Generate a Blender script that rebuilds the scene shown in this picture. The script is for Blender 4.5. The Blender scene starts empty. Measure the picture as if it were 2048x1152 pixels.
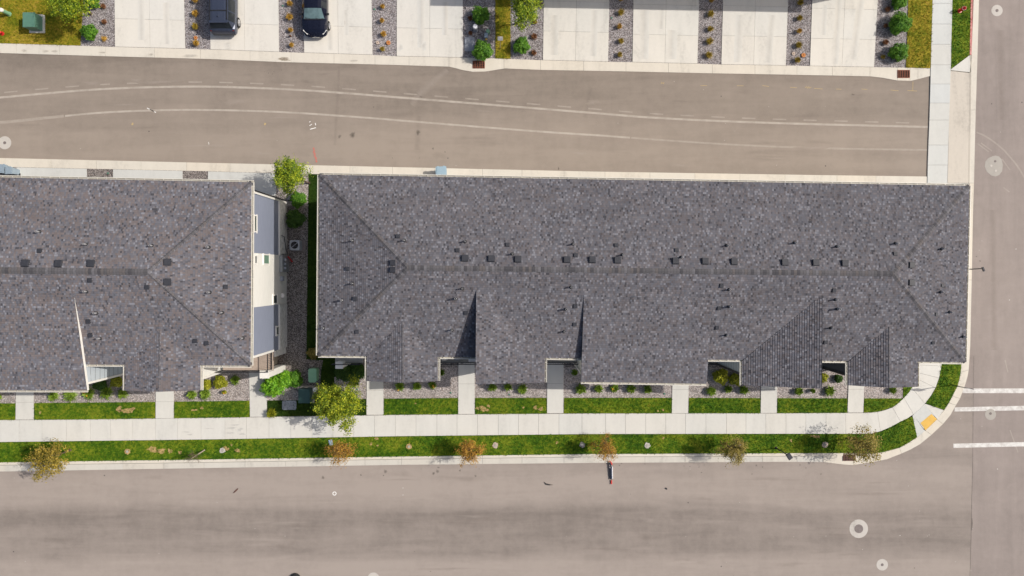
import bpy, bmesh, math, random
import numpy as np
from mathutils import Vector, Matrix

rnd = random.Random(7)
# ------------------------------------------------------------------ scene basics
scene = bpy.context.scene
col = scene.collection
H = 54.0          # height the picture was taken from, metres
S = 27.0          # photo pixels per metre on the ground
NX, NY = 1024.0, 550.0   # photo pixel straight below the lens

def P(px, py, h=0.0):
    """photo pixel -> the world point at height h"""
    k = (H - h) / H
    return Vector(((px - NX) / S * k, -(py - NY) / S * k, h))

def G(px, py, h=0.0):
    """ground-plan pixel -> world point straight above that plan spot"""
    return Vector(((px - NX) / S, -(py - NY) / S, h))

class MB:
    def __init__(self):
        self.v = []; self.f = []; self.uv = []; self.mi = []
    def poly(self, pts, uv=None, m=0):
        b = len(self.v)
        self.v += [tuple(p) for p in pts]
        self.f.append(tuple(range(b, b + len(pts)))); self.uv.append(uv); self.mi.append(m)
    def faces(self, pts, fs, m=0):
        b = len(self.v)
        self.v += [tuple(p) for p in pts]
        for q in fs:
            self.f.append(tuple(b + i for i in q)); self.uv.append(None); self.mi.append(m)
    def box(self, c, s, rz=0.0, m=0, M=None):
        x, y, z = s[0] / 2, s[1] / 2, s[2] / 2
        pts = [Vector((a, b_, d)) for d in (-z, z) for b_ in (-y, y) for a in (-x, x)]
        R = M if M is not None else Matrix.Rotation(rz, 3, 'Z')
        pts = [R @ p + Vector(c) for p in pts]
        self.faces(pts, [(0, 2, 3, 1), (4, 5, 7, 6), (0, 1, 5, 4), (2, 6, 7, 3), (0, 4, 6, 2), (1, 3, 7, 5)], m)
    def bar(self, a, b, w, t, m=0):
        """box-section bar from a to b, w wide, t deep"""
        a = Vector(a); b = Vector(b); d = b - a; L = d.length
        if L < 1e-6: return
        z = Vector((0, 0, 1)); d.normalize()
        s = d.cross(z)
        if s.length < 1e-4: s = Vector((1, 0, 0))
        s.normalize(); u = s.cross(d).normalized()
        R = Matrix((s, d, u)).transposed()
        self.box((a + b) / 2, (w, L, t), M=R, m=m)
    def tube(self, a, b, r0, r1=None, n=8, m=0, caps=True):
        a = Vector(a); b = Vector(b); r1 = r0 if r1 is None else r1
        d = (b - a)
        if d.length < 1e-6: return
        d.normalize()
        s = d.orthogonal().normalized(); u = d.cross(s)
        pts = []
        for c, r in ((a, r0), (b, r1)):
            for i in range(n):
                t = 2 * math.pi * i / n
                pts.append(c + s * (r * math.cos(t)) + u * (r * math.sin(t)))
        fs = [(i, (i + 1) % n, n + (i + 1) % n, n + i) for i in range(n)]
        if caps: fs += [tuple(range(n - 1, -1, -1)), tuple(range(n, 2 * n))]
        self.faces(pts, fs, m)
    def lathe(self, c, prof, n=20, m=0, top=True):
        """prof: [(r, z)...] round the vertical through c"""
        c = Vector(c); pts = []; fs = []
        for r, z in prof:
            for i in range(n):
                t = 2 * math.pi * i / n
                pts.append(c + Vector((r * math.cos(t), r * math.sin(t), z)))
        for j in range(len(prof) - 1):
            for i in range(n):
                fs.append((j * n + i, j * n + (i + 1) % n, (j + 1) * n + (i + 1) % n, (j + 1) * n + i))
        if top: fs.append(tuple(range((len(prof) - 1) * n, len(prof) * n)))
        self.faces(pts, fs, m)
    def prism(self, pts, z0, z1, m=0, bottom=False):
        n = len(pts)
        area = sum(pts[i][0] * pts[(i + 1) % n][1] - pts[(i + 1) % n][0] * pts[i][1] for i in range(n))
        if area < 0: pts = pts[::-1]
        v = [(p[0], p[1], z0) for p in pts] + [(p[0], p[1], z1) for p in pts]
        fs = [(i, (i + 1) % n, n + (i + 1) % n, n + i) for i in range(n)] + [tuple(range(n, 2 * n))]
        if bottom: fs.append(tuple(range(n - 1, -1, -1)))
        self.faces(v, fs, m)
    def build(self, name, mat, parent=None, smooth=False, local=False):
        me = bpy.data.meshes.new(name)
        o = bpy.data.objects.new(name, me)
        vs = self.v
        if parent is not None and not local:
            off = Vector((0, 0, 0)); q = parent
            while q is not None:
                off += Vector(q.location); q = q.parent
            vs = [(p[0] - off.x, p[1] - off.y, p[2] - off.z) for p in vs]
        me.from_pydata(vs, [], self.f)
        mats = mat if isinstance(mat, (list, tuple)) else [mat]
        for mm in mats: me.materials.append(mm)
        if len(mats) > 1: me.polygons.foreach_set('material_index', self.mi)
        if any(u is not None for u in self.uv):
            lay = me.uv_layers.new(name='UVMap'); d = lay.data; k = 0
            for f, u in zip(self.f, self.uv):
                for i in range(len(f)):
                    if u is not None: d[k].uv = u[i]
                    k += 1
        if smooth: me.polygons.foreach_set('use_smooth', [True] * len(me.polygons))
        me.update()
        col.objects.link(o)
        if parent is not None: o.parent = parent
        return o

def tag(o, label=None, cat=None, group=None, kind=None):
    if label: o['label'] = label
    if cat: o['category'] = cat
    if group: o['group'] = group
    if kind: o['kind'] = kind
    return o

def empty(name, loc, label, cat, group=None, rz=0.0):
    o = bpy.data.objects.new(name, None); o.location = loc; o.rotation_euler = (0, 0, rz)
    o.empty_display_size = 0.3
    col.objects.link(o)
    return tag(o, label, cat, group)

def copy_tree(o, parent=None):
    c = o.copy(); col.objects.link(c); c.parent = parent
    for ch in list(o.children): copy_tree(ch, c)
    return c

def interp(tab, x):
    if x <= tab[0][0]:
        (a, b), (c, d) = tab[0], tab[1]
    elif x >= tab[-1][0]:
        (a, b), (c, d) = tab[-2], tab[-1]
    else:
        for i in range(len(tab) - 1):
            if tab[i][0] <= x <= tab[i + 1][0]:
                (a, b), (c, d) = tab[i], tab[i + 1]; break
    return b + (d - b) * (x - a) / (c - a)

# ------------------------------------------------------------------ materials
def NT(name):
    m = bpy.data.materials.new(name); m.use_nodes = True
    nt = m.node_tree; nt.nodes.clear()
    out = nt.nodes.new('ShaderNodeOutputMaterial'); b = nt.nodes.new('ShaderNodeBsdfPrincipled')
    nt.links.new(b.outputs[0], out.inputs[0])
    return m, nt, b
def nd(nt, t, **kw):
    n = nt.nodes.new(t)
    for k, v in kw.items(): setattr(n, k, v)
    return n
def lk(nt, a, b): nt.links.new(a, b)
def setin(nt, sock, v):
    if hasattr(v, 'is_output'): nt.links.new(v, sock)
    else: sock.default_value = v
def math_(nt, op, a, b=None, c=None, clamp=False):
    n = nd(nt, 'ShaderNodeMath', operation=op); n.use_clamp = clamp
    setin(nt, n.inputs[0], a)
    if b is not None: setin(nt, n.inputs[1], b)
    if c is not None: setin(nt, n.inputs[2], c)
    return n.outputs[0]
def c4(c): return (c[0], c[1], c[2], 1.0) if not hasattr(c, 'is_output') and len(c) == 3 else c
def mix(nt, f, a, b, blend='MIX'):
    n = nd(nt, 'ShaderNodeMix', data_type='RGBA', blend_type=blend)
    setin(nt, n.inputs[0], f); setin(nt, n.inputs[6], c4(a)); setin(nt, n.inputs[7], c4(b))
    return n.outputs[2]
def ramp(nt, f, stops, interpolation='LINEAR'):
    n = nd(nt, 'ShaderNodeValToRGB'); cr = n.color_ramp; cr.interpolation = interpolation
    while len(cr.elements) < len(stops): cr.elements.new(0.5)
    for e, (p, c) in zip(cr.elements, stops):
        e.position = p; e.color = c4(c if not isinstance(c, (int, float)) else (c, c, c))
    lk(nt, f, n.inputs[0]); return n.outputs[0]
def pos(nt, scale=(1, 1, 1), rot=(0, 0, 0), loc=(0, 0, 0)):
    g = nd(nt, 'ShaderNodeNewGeometry'); mp = nd(nt, 'ShaderNodeMapping')
    mp.inputs['Scale'].default_value = scale; mp.inputs['Rotation'].default_value = rot; mp.inputs['Location'].default_value = loc
    lk(nt, g.outputs['Position'], mp.inputs[0]); return mp.outputs[0]
def noise(nt, vec, scale, detail=2, rough=0.5, dist=0.0):
    n = nd(nt, 'ShaderNodeTexNoise'); lk(nt, vec, n.inputs['Vector'])
    n.inputs['Scale'].default_value = scale; n.inputs['Detail'].default_value = detail
    n.inputs['Roughness'].default_value = rough; n.inputs['Distortion'].default_value = dist
    return n.outputs['Fac']
def island(nt):
    return nd(nt, 'ShaderNodeNewGeometry').outputs['Random Per Island']
def bump(nt, b, h, strength=0.3, dist=0.02):
    n = nd(nt, 'ShaderNodeBump'); n.inputs['Strength'].default_value = strength; n.inputs['Distance'].default_value = dist
    lk(nt, h, n.inputs['Height']); lk(nt, n.outputs[0], b.inputs['Normal'])

def simple(name, c, rough=0.6, metal=0.0, var=0.08, scale=3.0, spec=0.5):
    m, nt, b = NT(name)
    tc = nd(nt, 'ShaderNodeTexCoord').outputs['Object']
    f = noise(nt, tc, scale, 4, 0.6)
    c0 = tuple(x * (1 - var) for x in c); c1 = tuple(min(1, x * (1 + var)) for x in c)
    lk(nt, ramp(nt, f, [(0.3, c0), (0.7, c1)]), b.inputs['Base Color'])
    b.inputs['Roughness'].default_value = rough; b.inputs['Metallic'].default_value = metal
    b.inputs['Specular IOR Level'].default_value = spec
    return m

def overlay(nt, cc, ov):
    """paint, dust or a stain soaked into the surface: patchy, fading towards its own rim (UV.x = 0 middle, 1 rim)"""
    col_, amount, scale, soft = ov
    f = noise(nt, pos(nt), scale, 5, 0.7)
    a = ramp(nt, f, [(0.32, 0.0), (0.62, 1.0)])
    a = math_(nt, 'MULTIPLY_ADD', a, amount * 0.6, amount * 0.4)
    u = nd(nt, 'ShaderNodeSeparateXYZ'); lk(nt, nd(nt, 'ShaderNodeUVMap').outputs[0], u.inputs[0])
    rim = math_(nt, 'MULTIPLY', math_(nt, 'SUBTRACT', 1.0, u.outputs[0]), soft, clamp=True)
    return mix(nt, math_(nt, 'MULTIPLY', a, rim), cc, col_)
def asphalt(name, base, along_x=True, band=None, ov=None):
    m, nt, b = NT(name)
    # wear drawn out along the direction of travel, two octaves of it
    sc = (0.035, 0.42, 1) if along_x else (0.42, 0.035, 1)
    sc2 = (0.16, 1.3, 1) if along_x else (1.3, 0.16, 1)
    f1 = noise(nt, pos(nt, sc), 1.0, 4, 0.55, 0.4)
    f2 = noise(nt, pos(nt, sc2), 1.0, 4, 0.6, 0.6)
    f3 = noise(nt, pos(nt), 0.35, 4, 0.6)
    f4 = noise(nt, pos(nt), 22.0, 3, 0.75)
    f5 = noise(nt, pos(nt), 70.0, 2, 0.6)
    f6 = noise(nt, pos(nt), 1.7, 5, 0.7, 0.3)
    sc3 = (1.1, 0.10, 1) if along_x else (0.10, 1.1, 1)
    f7 = noise(nt, pos(nt, sc3), 0.7, 3, 0.6)
    v = math_(nt, 'MULTIPLY_ADD', f1, 0.50, -0.36)
    v = math_(nt, 'MULTIPLY_ADD', f2, 0.42, v)
    v = math_(nt, 'MULTIPLY_ADD', f3, 0.31, v)
    v = math_(nt, 'MULTIPLY_ADD', f6, 0.34, v)
    v = math_(nt, 'MULTIPLY_ADD', f7, 0.20, v)
    v = math_(nt, 'MULTIPLY_ADD', f4, 0.36, v)
    v = math_(nt, 'MULTIPLY_ADD', f5, 0.14, v)
    if band:
        y = nd(nt, 'ShaderNodeSeparateXYZ'); lk(nt, nd(nt, 'ShaderNodeNewGeometry').outputs['Position'], y.inputs[0])
        wob = noise(nt, pos(nt, (0.06, 0.3, 1)), 1.0, 3, 0.5)
        yy = math_(nt, 'MULTIPLY_ADD', wob, 1.2, y.outputs[1])
        mr = nd(nt, 'ShaderNodeMapRange'); lk(nt, yy, mr.inputs[0])
        mr.inputs[1].default_value = band[0]; mr.inputs[2].default_value = band[1]
        bd = ramp(nt, mr.outputs[0], band[2])
        v = math_(nt, 'ADD', v, math_(nt, 'MULTIPLY_ADD', bd, 0.8, -0.34))
    lo = tuple(x * 0.72 for x in base); hi = tuple(x * 1.25 for x in base)
    cc = ramp(nt, v, [(0.42, lo), (0.68, base), (1.0, hi)])
    # oil spots and pale grit
    vo = nd(nt, 'ShaderNodeTexVoronoi'); vo.inputs['Scale'].default_value = 0.9; lk(nt, pos(nt), vo.inputs['Vector'])
    sp = math_(nt, 'LESS_THAN', vo.outputs['Distance'], 0.045)
    rv = nd(nt, 'ShaderNodeSeparateColor'); lk(nt, vo.outputs['Color'], rv.inputs[0])
    sp = math_(nt, 'MULTIPLY', sp, math_(nt, 'GREATER_THAN', rv.outputs[0], 0.72))
    cc = mix(nt, math_(nt, 'MULTIPLY', sp, 0.7), cc, (0.05, 0.045, 0.045))
    vo2 = nd(nt, 'ShaderNodeTexVoronoi'); vo2.inputs['Scale'].default_value = 1.6; lk(nt, pos(nt, loc=(3.3, 1.2, 0)), vo2.inputs['Vector'])
    rv2 = nd(nt, 'ShaderNodeSeparateColor'); lk(nt, vo2.outputs['Color'], rv2.inputs[0])
    sp2 = math_(nt, 'MULTIPLY', math_(nt, 'LESS_THAN', vo2.outputs['Distance'], 0.05), math_(nt, 'GREATER_THAN', rv2.outputs[1], 0.85))
    cc = mix(nt, math_(nt, 'MULTIPLY', sp2, 0.6), cc, (0.55, 0.52, 0.47))
    if ov: cc = overlay(nt, cc, ov)
    lk(nt, cc, b.inputs['Base Color']); b.inputs['Roughness'].default_value = 0.92
    b.inputs['Specular IOR Level'].default_value = 0.25
    bump(nt, b, f5, 0.25, 0.01)
    return m

def concrete(name, base, stain=0.35, tint=0.10, rough=0.9, ov=None):
    m, nt, b = NT(name)
    p = pos(nt)
    f1 = noise(nt, pos(nt, (0.5, 0.12, 1)), 1.6, 5, 0.62, 0.8)
    f2 = noise(nt, p, 5.0, 5, 0.7)
    f3 = noise(nt, p, 60.0, 2, 0.6)
    r = island(nt)
    v = math_(nt, 'MULTIPLY_ADD', f2, 0.30, math_(nt, 'MULTIPLY', f1, 0.55))
    v = math_(nt, 'MULTIPLY_ADD', f3, 0.15, v)
    cc = ramp(nt, v, [(0.34, tuple(x * (1 - stain) for x in base)), (0.47, tuple(x * 0.95 for x in base)), (0.7, tuple(x * 1.05 for x in base))])
    cool = (0.93, 0.985, 1.05); warm = (1.02, 0.99, 0.95)
    t = mix(nt, r, cool, warm)
    cc = mix(nt, min(1.0, tint * 8), cc, mix(nt, 1.0, cc, t, 'MULTIPLY'))
    if ov: cc = overlay(nt, cc, ov)
    lk(nt, cc, b.inputs['Base Color']); b.inputs['Roughness'].default_value = rough
    b.inputs['Specular IOR Level'].default_value = 0.3
    bump(nt, b, f3, 0.15, 0.008)
    return m

def gravel_mat(name, c_dark, c_mid, c_light, scale=17.0):
    m, nt, b = NT(name)
    p = pos(nt)
    vo = nd(nt, 'ShaderNodeTexVoronoi'); vo.inputs['Scale'].default_value = scale; lk(nt, p, vo.inputs['Vector'])
    s = nd(nt, 'ShaderNodeSeparateColor'); lk(nt, vo.outputs['Color'], s.inputs[0])
    cc = ramp(nt, s.outputs[0], [(0.0, c_dark), (0.28, c_dark), (0.5, c_mid), (0.78, c_light), (1.0, tuple(min(1, x * 1.25) for x in c_light))])
    cc = mix(nt, math_(nt, 'MULTIPLY', s.outputs[1], 0.35), cc, tuple(x * y for x, y in zip(c_mid, (1.25, 1.02, 0.86))))
    big = noise(nt, p, 0.9, 4, 0.6)
    cc = mix(nt, 1.0, cc, ramp(nt, big, [(0.3, (0.86, 0.86, 0.86)), (0.7, (1.1, 1.1, 1.1))]), 'MULTIPLY')
    vd = nd(nt, 'ShaderNodeTexVoronoi'); vd.feature = 'DISTANCE_TO_EDGE'; vd.inputs['Scale'].default_value = scale; lk(nt, p, vd.inputs['Vector'])
    lk(nt, cc, b.inputs['Base Color']); b.inputs['Roughness'].default_value = 0.9
    b.inputs['Specular IOR Level'].default_value = 0.3
    h = math_(nt, 'MINIMUM', vd.outputs['Distance'], 0.25)
    bump(nt, b, h, 1.0, 0.12)
    return m

def grass_mat(name, dark, mid, light, dry, dry_at=0.62):
    m, nt, b = NT(name)
    p = pos(nt, (1, 1, 0))
    f1 = noise(nt, p, 0.55, 5, 0.62, 0.5)
    f2 = noise(nt, p, 4.5, 4, 0.65)
    f3 = noise(nt, p, 26.0, 3, 0.7)
    r = island(nt)
    v = math_(nt, 'MULTIPLY_ADD', f2, 0.37, math_(nt, 'MULTIPLY_ADD', f1, 0.42, 0.04))
    v = math_(nt, 'MULTIPLY_ADD', f3, 0.28, math_(nt, 'SUBTRACT', v, 0.075))
    v = math_(nt, 'ADD', v, math_(nt, 'MULTIPLY_ADD', r, 0.18, -0.09))
    cc = ramp(nt, v, [(0.36, dark), (0.48, mid), (dry_at - 0.04, light), (dry_at + 0.07, dry)])
    lk(nt, cc, b.inputs['Base Color']); b.inputs['Roughness'].default_value = 0.8
    b.inputs['Specular IOR Level'].default_value = 0.15
    return m

def leaf_mat(name, dark, mid, light, spread=1.0):
    m, nt, b = NT(name)
    r = island(nt)
    p = pos(nt)
    f = noise(nt, p, 2.2, 3, 0.6)
    v = math_(nt, 'MULTIPLY_ADD', f, 0.7, math_(nt, 'MULTIPLY', r, 0.45))
    cc = ramp(nt, v, [(0.3, dark), (0.52, mid), (0.8, light)])
    lk(nt, cc, b.inputs['Base Color']); b.inputs['Roughness'].default_value = 0.55
    b.inputs['Specular IOR Level'].default_value = 0.3
    # light passes through thin leaves
    tr = nd(nt, 'ShaderNodeBsdfTranslucent'); lk(nt, cc, tr.inputs[0])
    ms = nd(nt, 'ShaderNodeMixShader'); ms.inputs[0].default_value = 0.18
    out = [n for n in nt.nodes if n.type == 'OUTPUT_MATERIAL'][0]
    lk(nt, b.outputs[0], ms.inputs[1]); lk(nt, tr.outputs[0], ms.inputs[2]); lk(nt, ms.outputs[0], out.inputs[0])
    return m

def shingle_mat(name, brown=0.3, tabw=0.11, row=0.145, gain=1.0):
    m, nt, b = NT(name)
    uv = nd(nt, 'ShaderNodeUVMap').outputs[0]
    s = nd(nt, 'ShaderNodeSeparateXYZ'); lk(nt, uv, s.inputs[0])
    vv = math_(nt, 'DIVIDE', s.outputs[1], row)
    rowi = math_(nt, 'FLOOR', vv); fr = math_(nt, 'FRACT', vv)
    wn = nd(nt, 'ShaderNodeTexWhiteNoise', noise_dimensions='1D'); lk(nt, rowi, wn.inputs['W'])
    uu = math_(nt, 'ADD', math_(nt, 'DIVIDE', s.outputs[0], tabw), math_(nt, 'MULTIPLY', wn.outputs[0], 17.3))
    ui = math_(nt, 'FLOOR', uu)
    cb = nd(nt, 'ShaderNodeCombineXYZ'); lk(nt, ui, cb.inputs[0]); lk(nt, rowi, cb.inputs[1])
    w2 = nd(nt, 'ShaderNodeTexWhiteNoise', noise_dimensions='2D'); lk(nt, cb.outputs[0], w2.inputs['Vector'])
    sc = nd(nt, 'ShaderNodeSeparateColor'); lk(nt, w2.outputs['Color'], sc.inputs[0])
    g = lambda x, t=(1, 1, 1): tuple(gain * x * k * q for k, q in zip(t, (0.975, 0.98, 1.005)))
    cc = ramp(nt, w2.outputs['Value'], [(0.0, g(0.064, (1, 0.98, 1.10))), (0.075, g(0.097, (0.99, 0.965, 1.08))), (0.2, g(0.124, (1.0, 0.965, 1.06))),
             (0.48, g(0.136, (0.98, 0.97, 1.08))), (0.74, g(0.158, (1.0, 0.975, 1.05))), (0.88, g(0.218, (0.98, 0.98, 1.07)))], 'CONSTANT')
    # neighbouring tabs drift brown or slate-blue in diagonal blends, as bundles were laid
    mp = nd(nt, 'ShaderNodeMapping'); mp.inputs['Rotation'].default_value = (0, 0, 0.6); mp.inputs['Scale'].default_value = (0.35, 1.1, 1)
    lk(nt, uv, mp.inputs[0])
    bl = noise(nt, mp.outputs[0], 1.0, 4, 0.7)
    br = math_(nt, 'MULTIPLY', math_(nt, 'GREATER_THAN', math_(nt, 'MULTIPLY_ADD', sc.outputs[1], 0.5, bl), 0.80), brown * 2)
    cc = mix(nt, br, cc, g(0.145, (1.18, 0.96, 0.88)))
    bu = math_(nt, 'MULTIPLY', math_(nt, 'GREATER_THAN', sc.outputs[2], 0.92), 0.5)
    cc = mix(nt, bu, cc, g(0.145, (0.92, 0.98, 1.14)))
    lowf = noise(nt, mp.outputs[0], 0.7, 3, 0.6)
    cc = mix(nt, 1.0, cc, ramp(nt, lowf, [(0.3, (0.88,) * 3), (0.7, (1.10,) * 3)]), 'MULTIPLY')
    # butt edge of each course, its shadow line put into the colour
    edge = math_(nt, 'LESS_THAN', fr, 0.16)
    cc = mix(nt, math_(nt, 'MULTIPLY', edge, 0.26), cc, g(0.055))
    lk(nt, cc, b.inputs['Base Color']); b.inputs['Roughness'].default_value = 0.95
    b.inputs['Specular IOR Level'].default_value = 0.2
    thick = math_(nt, 'MULTIPLY_ADD', w2.outputs['Value'], 0.5, math_(nt, 'SUBTRACT', 1.0, fr))
    bump(nt, b, thick, 0.5, 0.02)
    return m

def cap_mat(name):
    m, nt, b = NT(name)
    uv = nd(nt, 'ShaderNodeUVMap').outputs[0]
    s = nd(nt, 'ShaderNodeSeparateXYZ'); lk(nt, uv, s.inputs[0])
    q = math_(nt, 'DIVIDE', s.outputs[0], 0.19)
    i = math_(nt, 'FLOOR', q); fr = math_(nt, 'FRACT', q)
    wn = nd(nt, 'ShaderNodeTexWhiteNoise', noise_dimensions='1D'); lk(nt, i, wn.inputs['W'])
    cc = ramp(nt, wn.outputs['Value'], [(0.0, (0.075, 0.073, 0.08)), (0.14, (0.10, 0.097, 0.103)), (0.4, (0.12, 0.115, 0.122)), (0.68, (0.125, 0.113, 0.112)), (0.84, (0.15, 0.146, 0.157))], 'CONSTANT')
    cc = mix(nt, math_(nt, 'MULTIPLY', math_(nt, 'LESS_THAN', fr, 0.12), 0.5), cc, (0.04, 0.04, 0.042))
    f = noise(nt, uv, 14, 3, 0.6)
    cc = mix(nt, 1.0, cc, ramp(nt, f, [(0.3, (0.85,) * 3), (0.7, (1.15,) * 3)]), 'MULTIPLY')
    lk(nt, cc, b.inputs['Base Color']); b.inputs['Roughness'].default_value = 0.95; b.inputs['Specular IOR Level'].default_value = 0.2
    return m

def siding_mat(name, c, pitch=0.15, axis=2, frac=0.09, dark=0.35):
    """lap boards: a shadow line each pitch metres up the wall"""
    m, nt, b = NT(name)
    g = nd(nt, 'ShaderNodeNewGeometry'); s = nd(nt, 'ShaderNodeSeparateXYZ'); lk(nt, g.outputs['Position'], s.inputs[0])
    fr = math_(nt, 'FRACT', math_(nt, 'DIVIDE', s.outputs[axis], pitch))
    f = noise(nt, pos(nt, (0.6, 0.6, 4)), 2.0, 4, 0.6)
    cc = ramp(nt, f, [(0.3, tuple(x * 0.94 for x in c)), (0.7, tuple(x * 1.05 for x in c))])
    cc = mix(nt, math_(nt, 'MULTIPLY', math_(nt, 'LESS_THAN', fr, frac), dark), cc, tuple(x * 0.5 for x in c))
    lk(nt, cc, b.inputs['Base Color']); b.inputs['Roughness'].default_value = 0.7
    b.inputs['Specular IOR Level'].default_value = 0.3
    bump(nt, b, fr, 0.4, 0.012)
    return m

def stone_mat(name):
    m, nt, b = NT(name)
    p = pos(nt)
    vo = nd(nt, 'ShaderNodeTexVoronoi'); vo.inputs['Scale'].default_value = 4.2; lk(nt, pos(nt, (1, 1, 2.2)), vo.inputs['Vector'])
    s = nd(nt, 'ShaderNodeSeparateColor'); lk(nt, vo.outputs['Color'], s.inputs[0])
    f = noise(nt, p, 9, 5, 0.7)
    v = math_(nt, 'MULTIPLY_ADD', f, 0.8, math_(nt, 'MULTIPLY', s.outputs[0], 0.35))
    cc = ramp(nt, v, [(0.25, (0.30, 0.29, 0.27)), (0.45, (0.58, 0.57, 0.54)), (0.8, (0.78, 0.77, 0.74))])
    lk(nt, cc, b.inputs['Base Color']); b.inputs['Roughness'].default_value = 0.9
    bump(nt, b, v, 0.6, 0.03)
    return m


MT = {}
ROADS = [('asphalt_alley', (0.262, 0.222, 0.186), True, (7.8, 16.4, [(0.0, 0.50), (0.12, 0.62), (0.38, 0.60), (0.55, 0.40), (0.75, 0.36), (0.9, 0.30), (1.0, 0.2)])),
         ('asphalt_south', (0.285, 0.246, 0.218), True, (-23.4, -12.9, [(0.0, 0.60), (0.26, 0.64), (0.33, 0.24), (0.61, 0.16), (0.69, 0.55), (0.84, 0.70), (0.93, 0.5), (1.0, 0.36)])),
         ('asphalt_east', (0.282, 0.242, 0.220), False, None)]
for k_, r_ in zip(('asph_alley', 'asph_south', 'asph_east'), ROADS): MT[k_] = asphalt(*r_)
def road_set(key, ov): MT[key] = [asphalt(r_[0] + '_' + key, *r_[1:], ov) for r_ in ROADS]
road_set('dust', ((0.50, 0.45, 0.39), 0.80, 1.2, 3.0)); road_set('dust2', ((0.46, 0.41, 0.355), 0.55, 2.0, 2.5))
road_set('darkstain', ((0.07, 0.06, 0.05), 0.8, 3.0, 1.5)); road_set('scuff', ((0.18, 0.15, 0.128), 0.34, 1.5, 1.2)); road_set('paleworn', ((0.40, 0.35, 0.31), 0.30, 1.5, 1.2))
road_set('redspray', ((0.60, 0.15, 0.12), 1.0, 5.0, 4.0)); road_set('yspray', ((0.62, 0.46, 0.18), 0.75, 9.0, 3.0)); road_set('roadwhite', ((0.76, 0.75, 0.715), 0.94, 2.5, 99.0)); road_set('grit', ((0.75, 0.72, 0.66), 0.9, 6.0, 1.6))
MT['seam'] = simple('asphalt_seam', (0.17, 0.145, 0.128), 0.95)
MT['conc'] = concrete('concrete_path', (0.66, 0.645, 0.595), 0.16, 0.03)
MT['conc_drive'] = concrete('concrete_drive', (0.69, 0.665, 0.605), 0.22, 0.04)
MT['conc_kerb'] = concrete('concrete_kerb', (0.68, 0.63, 0.54), 0.22, 0.04)
MT['conc_warm'] = concrete('concrete_apron', (0.60, 0.55, 0.475), 0.25, 0.04)
MT['conc_pale'] = concrete('concrete_pale', (0.60, 0.605, 0.575), 0.15, 0.06)
MT['conc_pan'] = concrete('concrete_pan', (0.60, 0.57, 0.505), 0.25, 0.04)
MT['shadow_joint'] = simple('kerb_shadow_joint', (0.24, 0.22, 0.19), 0.95)
MT['joint'] = simple('concrete_joint', (0.16, 0.145, 0.125), 0.95)
MT['gravel_n'] = gravel_mat('gravel_grey', (0.17, 0.158, 0.165), (0.36, 0.338, 0.348), (0.62, 0.595, 0.605), 21.0)
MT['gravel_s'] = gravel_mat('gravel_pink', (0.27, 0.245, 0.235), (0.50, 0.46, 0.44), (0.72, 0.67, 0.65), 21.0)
MT['gravel_gap'] = gravel_mat('gravel_painted_shade', (0.10, 0.092, 0.09), (0.25, 0.23, 0.225), (0.48, 0.44, 0.41), 21.0)  # darker gravel, the gap's shade put into its colour
MT['grass'] = grass_mat('lawn_green', (0.020, 0.062, 0.004), (0.058, 0.136, 0.006), (0.165, 0.225, 0.013), (0.27, 0.26, 0.025), 0.60)
MT['grass_dry'] = grass_mat('lawn_dry', (0.07, 0.12, 0.006), (0.20, 0.20, 0.012), (0.34, 0.26, 0.025), (0.48, 0.33, 0.07), 0.60)
MT['grass_gap'] = grass_mat('lawn_painted_shade', (0.010, 0.030, 0.003), (0.022, 0.052, 0.004), (0.045, 0.075, 0.008), (0.10, 0.09, 0.02), 0.7)  # green darkened: the gap's shade is put into the colour
MT['soil'] = simple('bare_soil', (0.42, 0.29, 0.12), 0.95, var=0.3, scale=6)
MT['ground'] = simple('ground_dirt', (0.17, 0.145, 0.11), 0.95, var=0.25, scale=0.6)
MT['roof'] = shingle_mat('shingles_slate', 0.15)
MT['roof_l'] = shingle_mat('shingles_brown', 0.32, gain=1.15)
MT['cap'] = cap_mat('ridge_cap_shingles')
MT['white'] = simple('white_paint', (0.78, 0.76, 0.71), 0.45, var=0.03)
MT['gutter'] = simple('gutter_enamel', (0.72, 0.69, 0.61), 0.4, var=0.06, scale=2)
MT['gutter_in'] = simple('gutter_bed', (0.42, 0.40, 0.35), 0.6, var=0.15, scale=4)
MT['side_blue'] = siding_mat('siding_blue_grey', (0.235, 0.262, 0.338))
MT['side_white'] = siding_mat('siding_white', (0.76, 0.75, 0.70))
MT['side_teal'] = siding_mat('siding_slate', (0.46, 0.51, 0.55), 0.55, 2, 0.14, 0.8)
MT['side_char'] = siding_mat('siding_charcoal', (0.085, 0.092, 0.108))
MT['side_beige'] = siding_mat('siding_beige', (0.40, 0.35, 0.29))
MT['stone'] = stone_mat('stone_veneer')
MT['glass'] = simple('window_glass', (0.05, 0.07, 0.065), 0.05, var=0.1)
MT['glass_green'] = simple('window_blind_green', (0.16, 0.27, 0.2), 0.15, var=0.1)
MT['black'] = simple('black_metal', (0.018, 0.018, 0.02), 0.45)
MT['vent'] = simple('vent_metal', (0.042, 0.044, 0.053), 0.55, var=0.15, spec=0.3)
MT['vent_dark'] = simple('vent_throat', (0.012, 0.012, 0.014), 0.7)
MT['pipe'] = simple('pipe_boot', (0.03, 0.03, 0.033), 0.5)
MT['pipe_grey'] = simple('pipe_grey', (0.35, 0.35, 0.36), 0.5)
MT['trunk'] = simple('bark', (0.12, 0.085, 0.06), 0.9, var=0.3, scale=9)
MT['bark_pale'] = simple('bark_pale', (0.38, 0.32, 0.25), 0.9, var=0.2, scale=9)
MT['deck'] = simple('deck_boards', (0.42, 0.34, 0.28), 0.8, var=0.12, scale=5)
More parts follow.
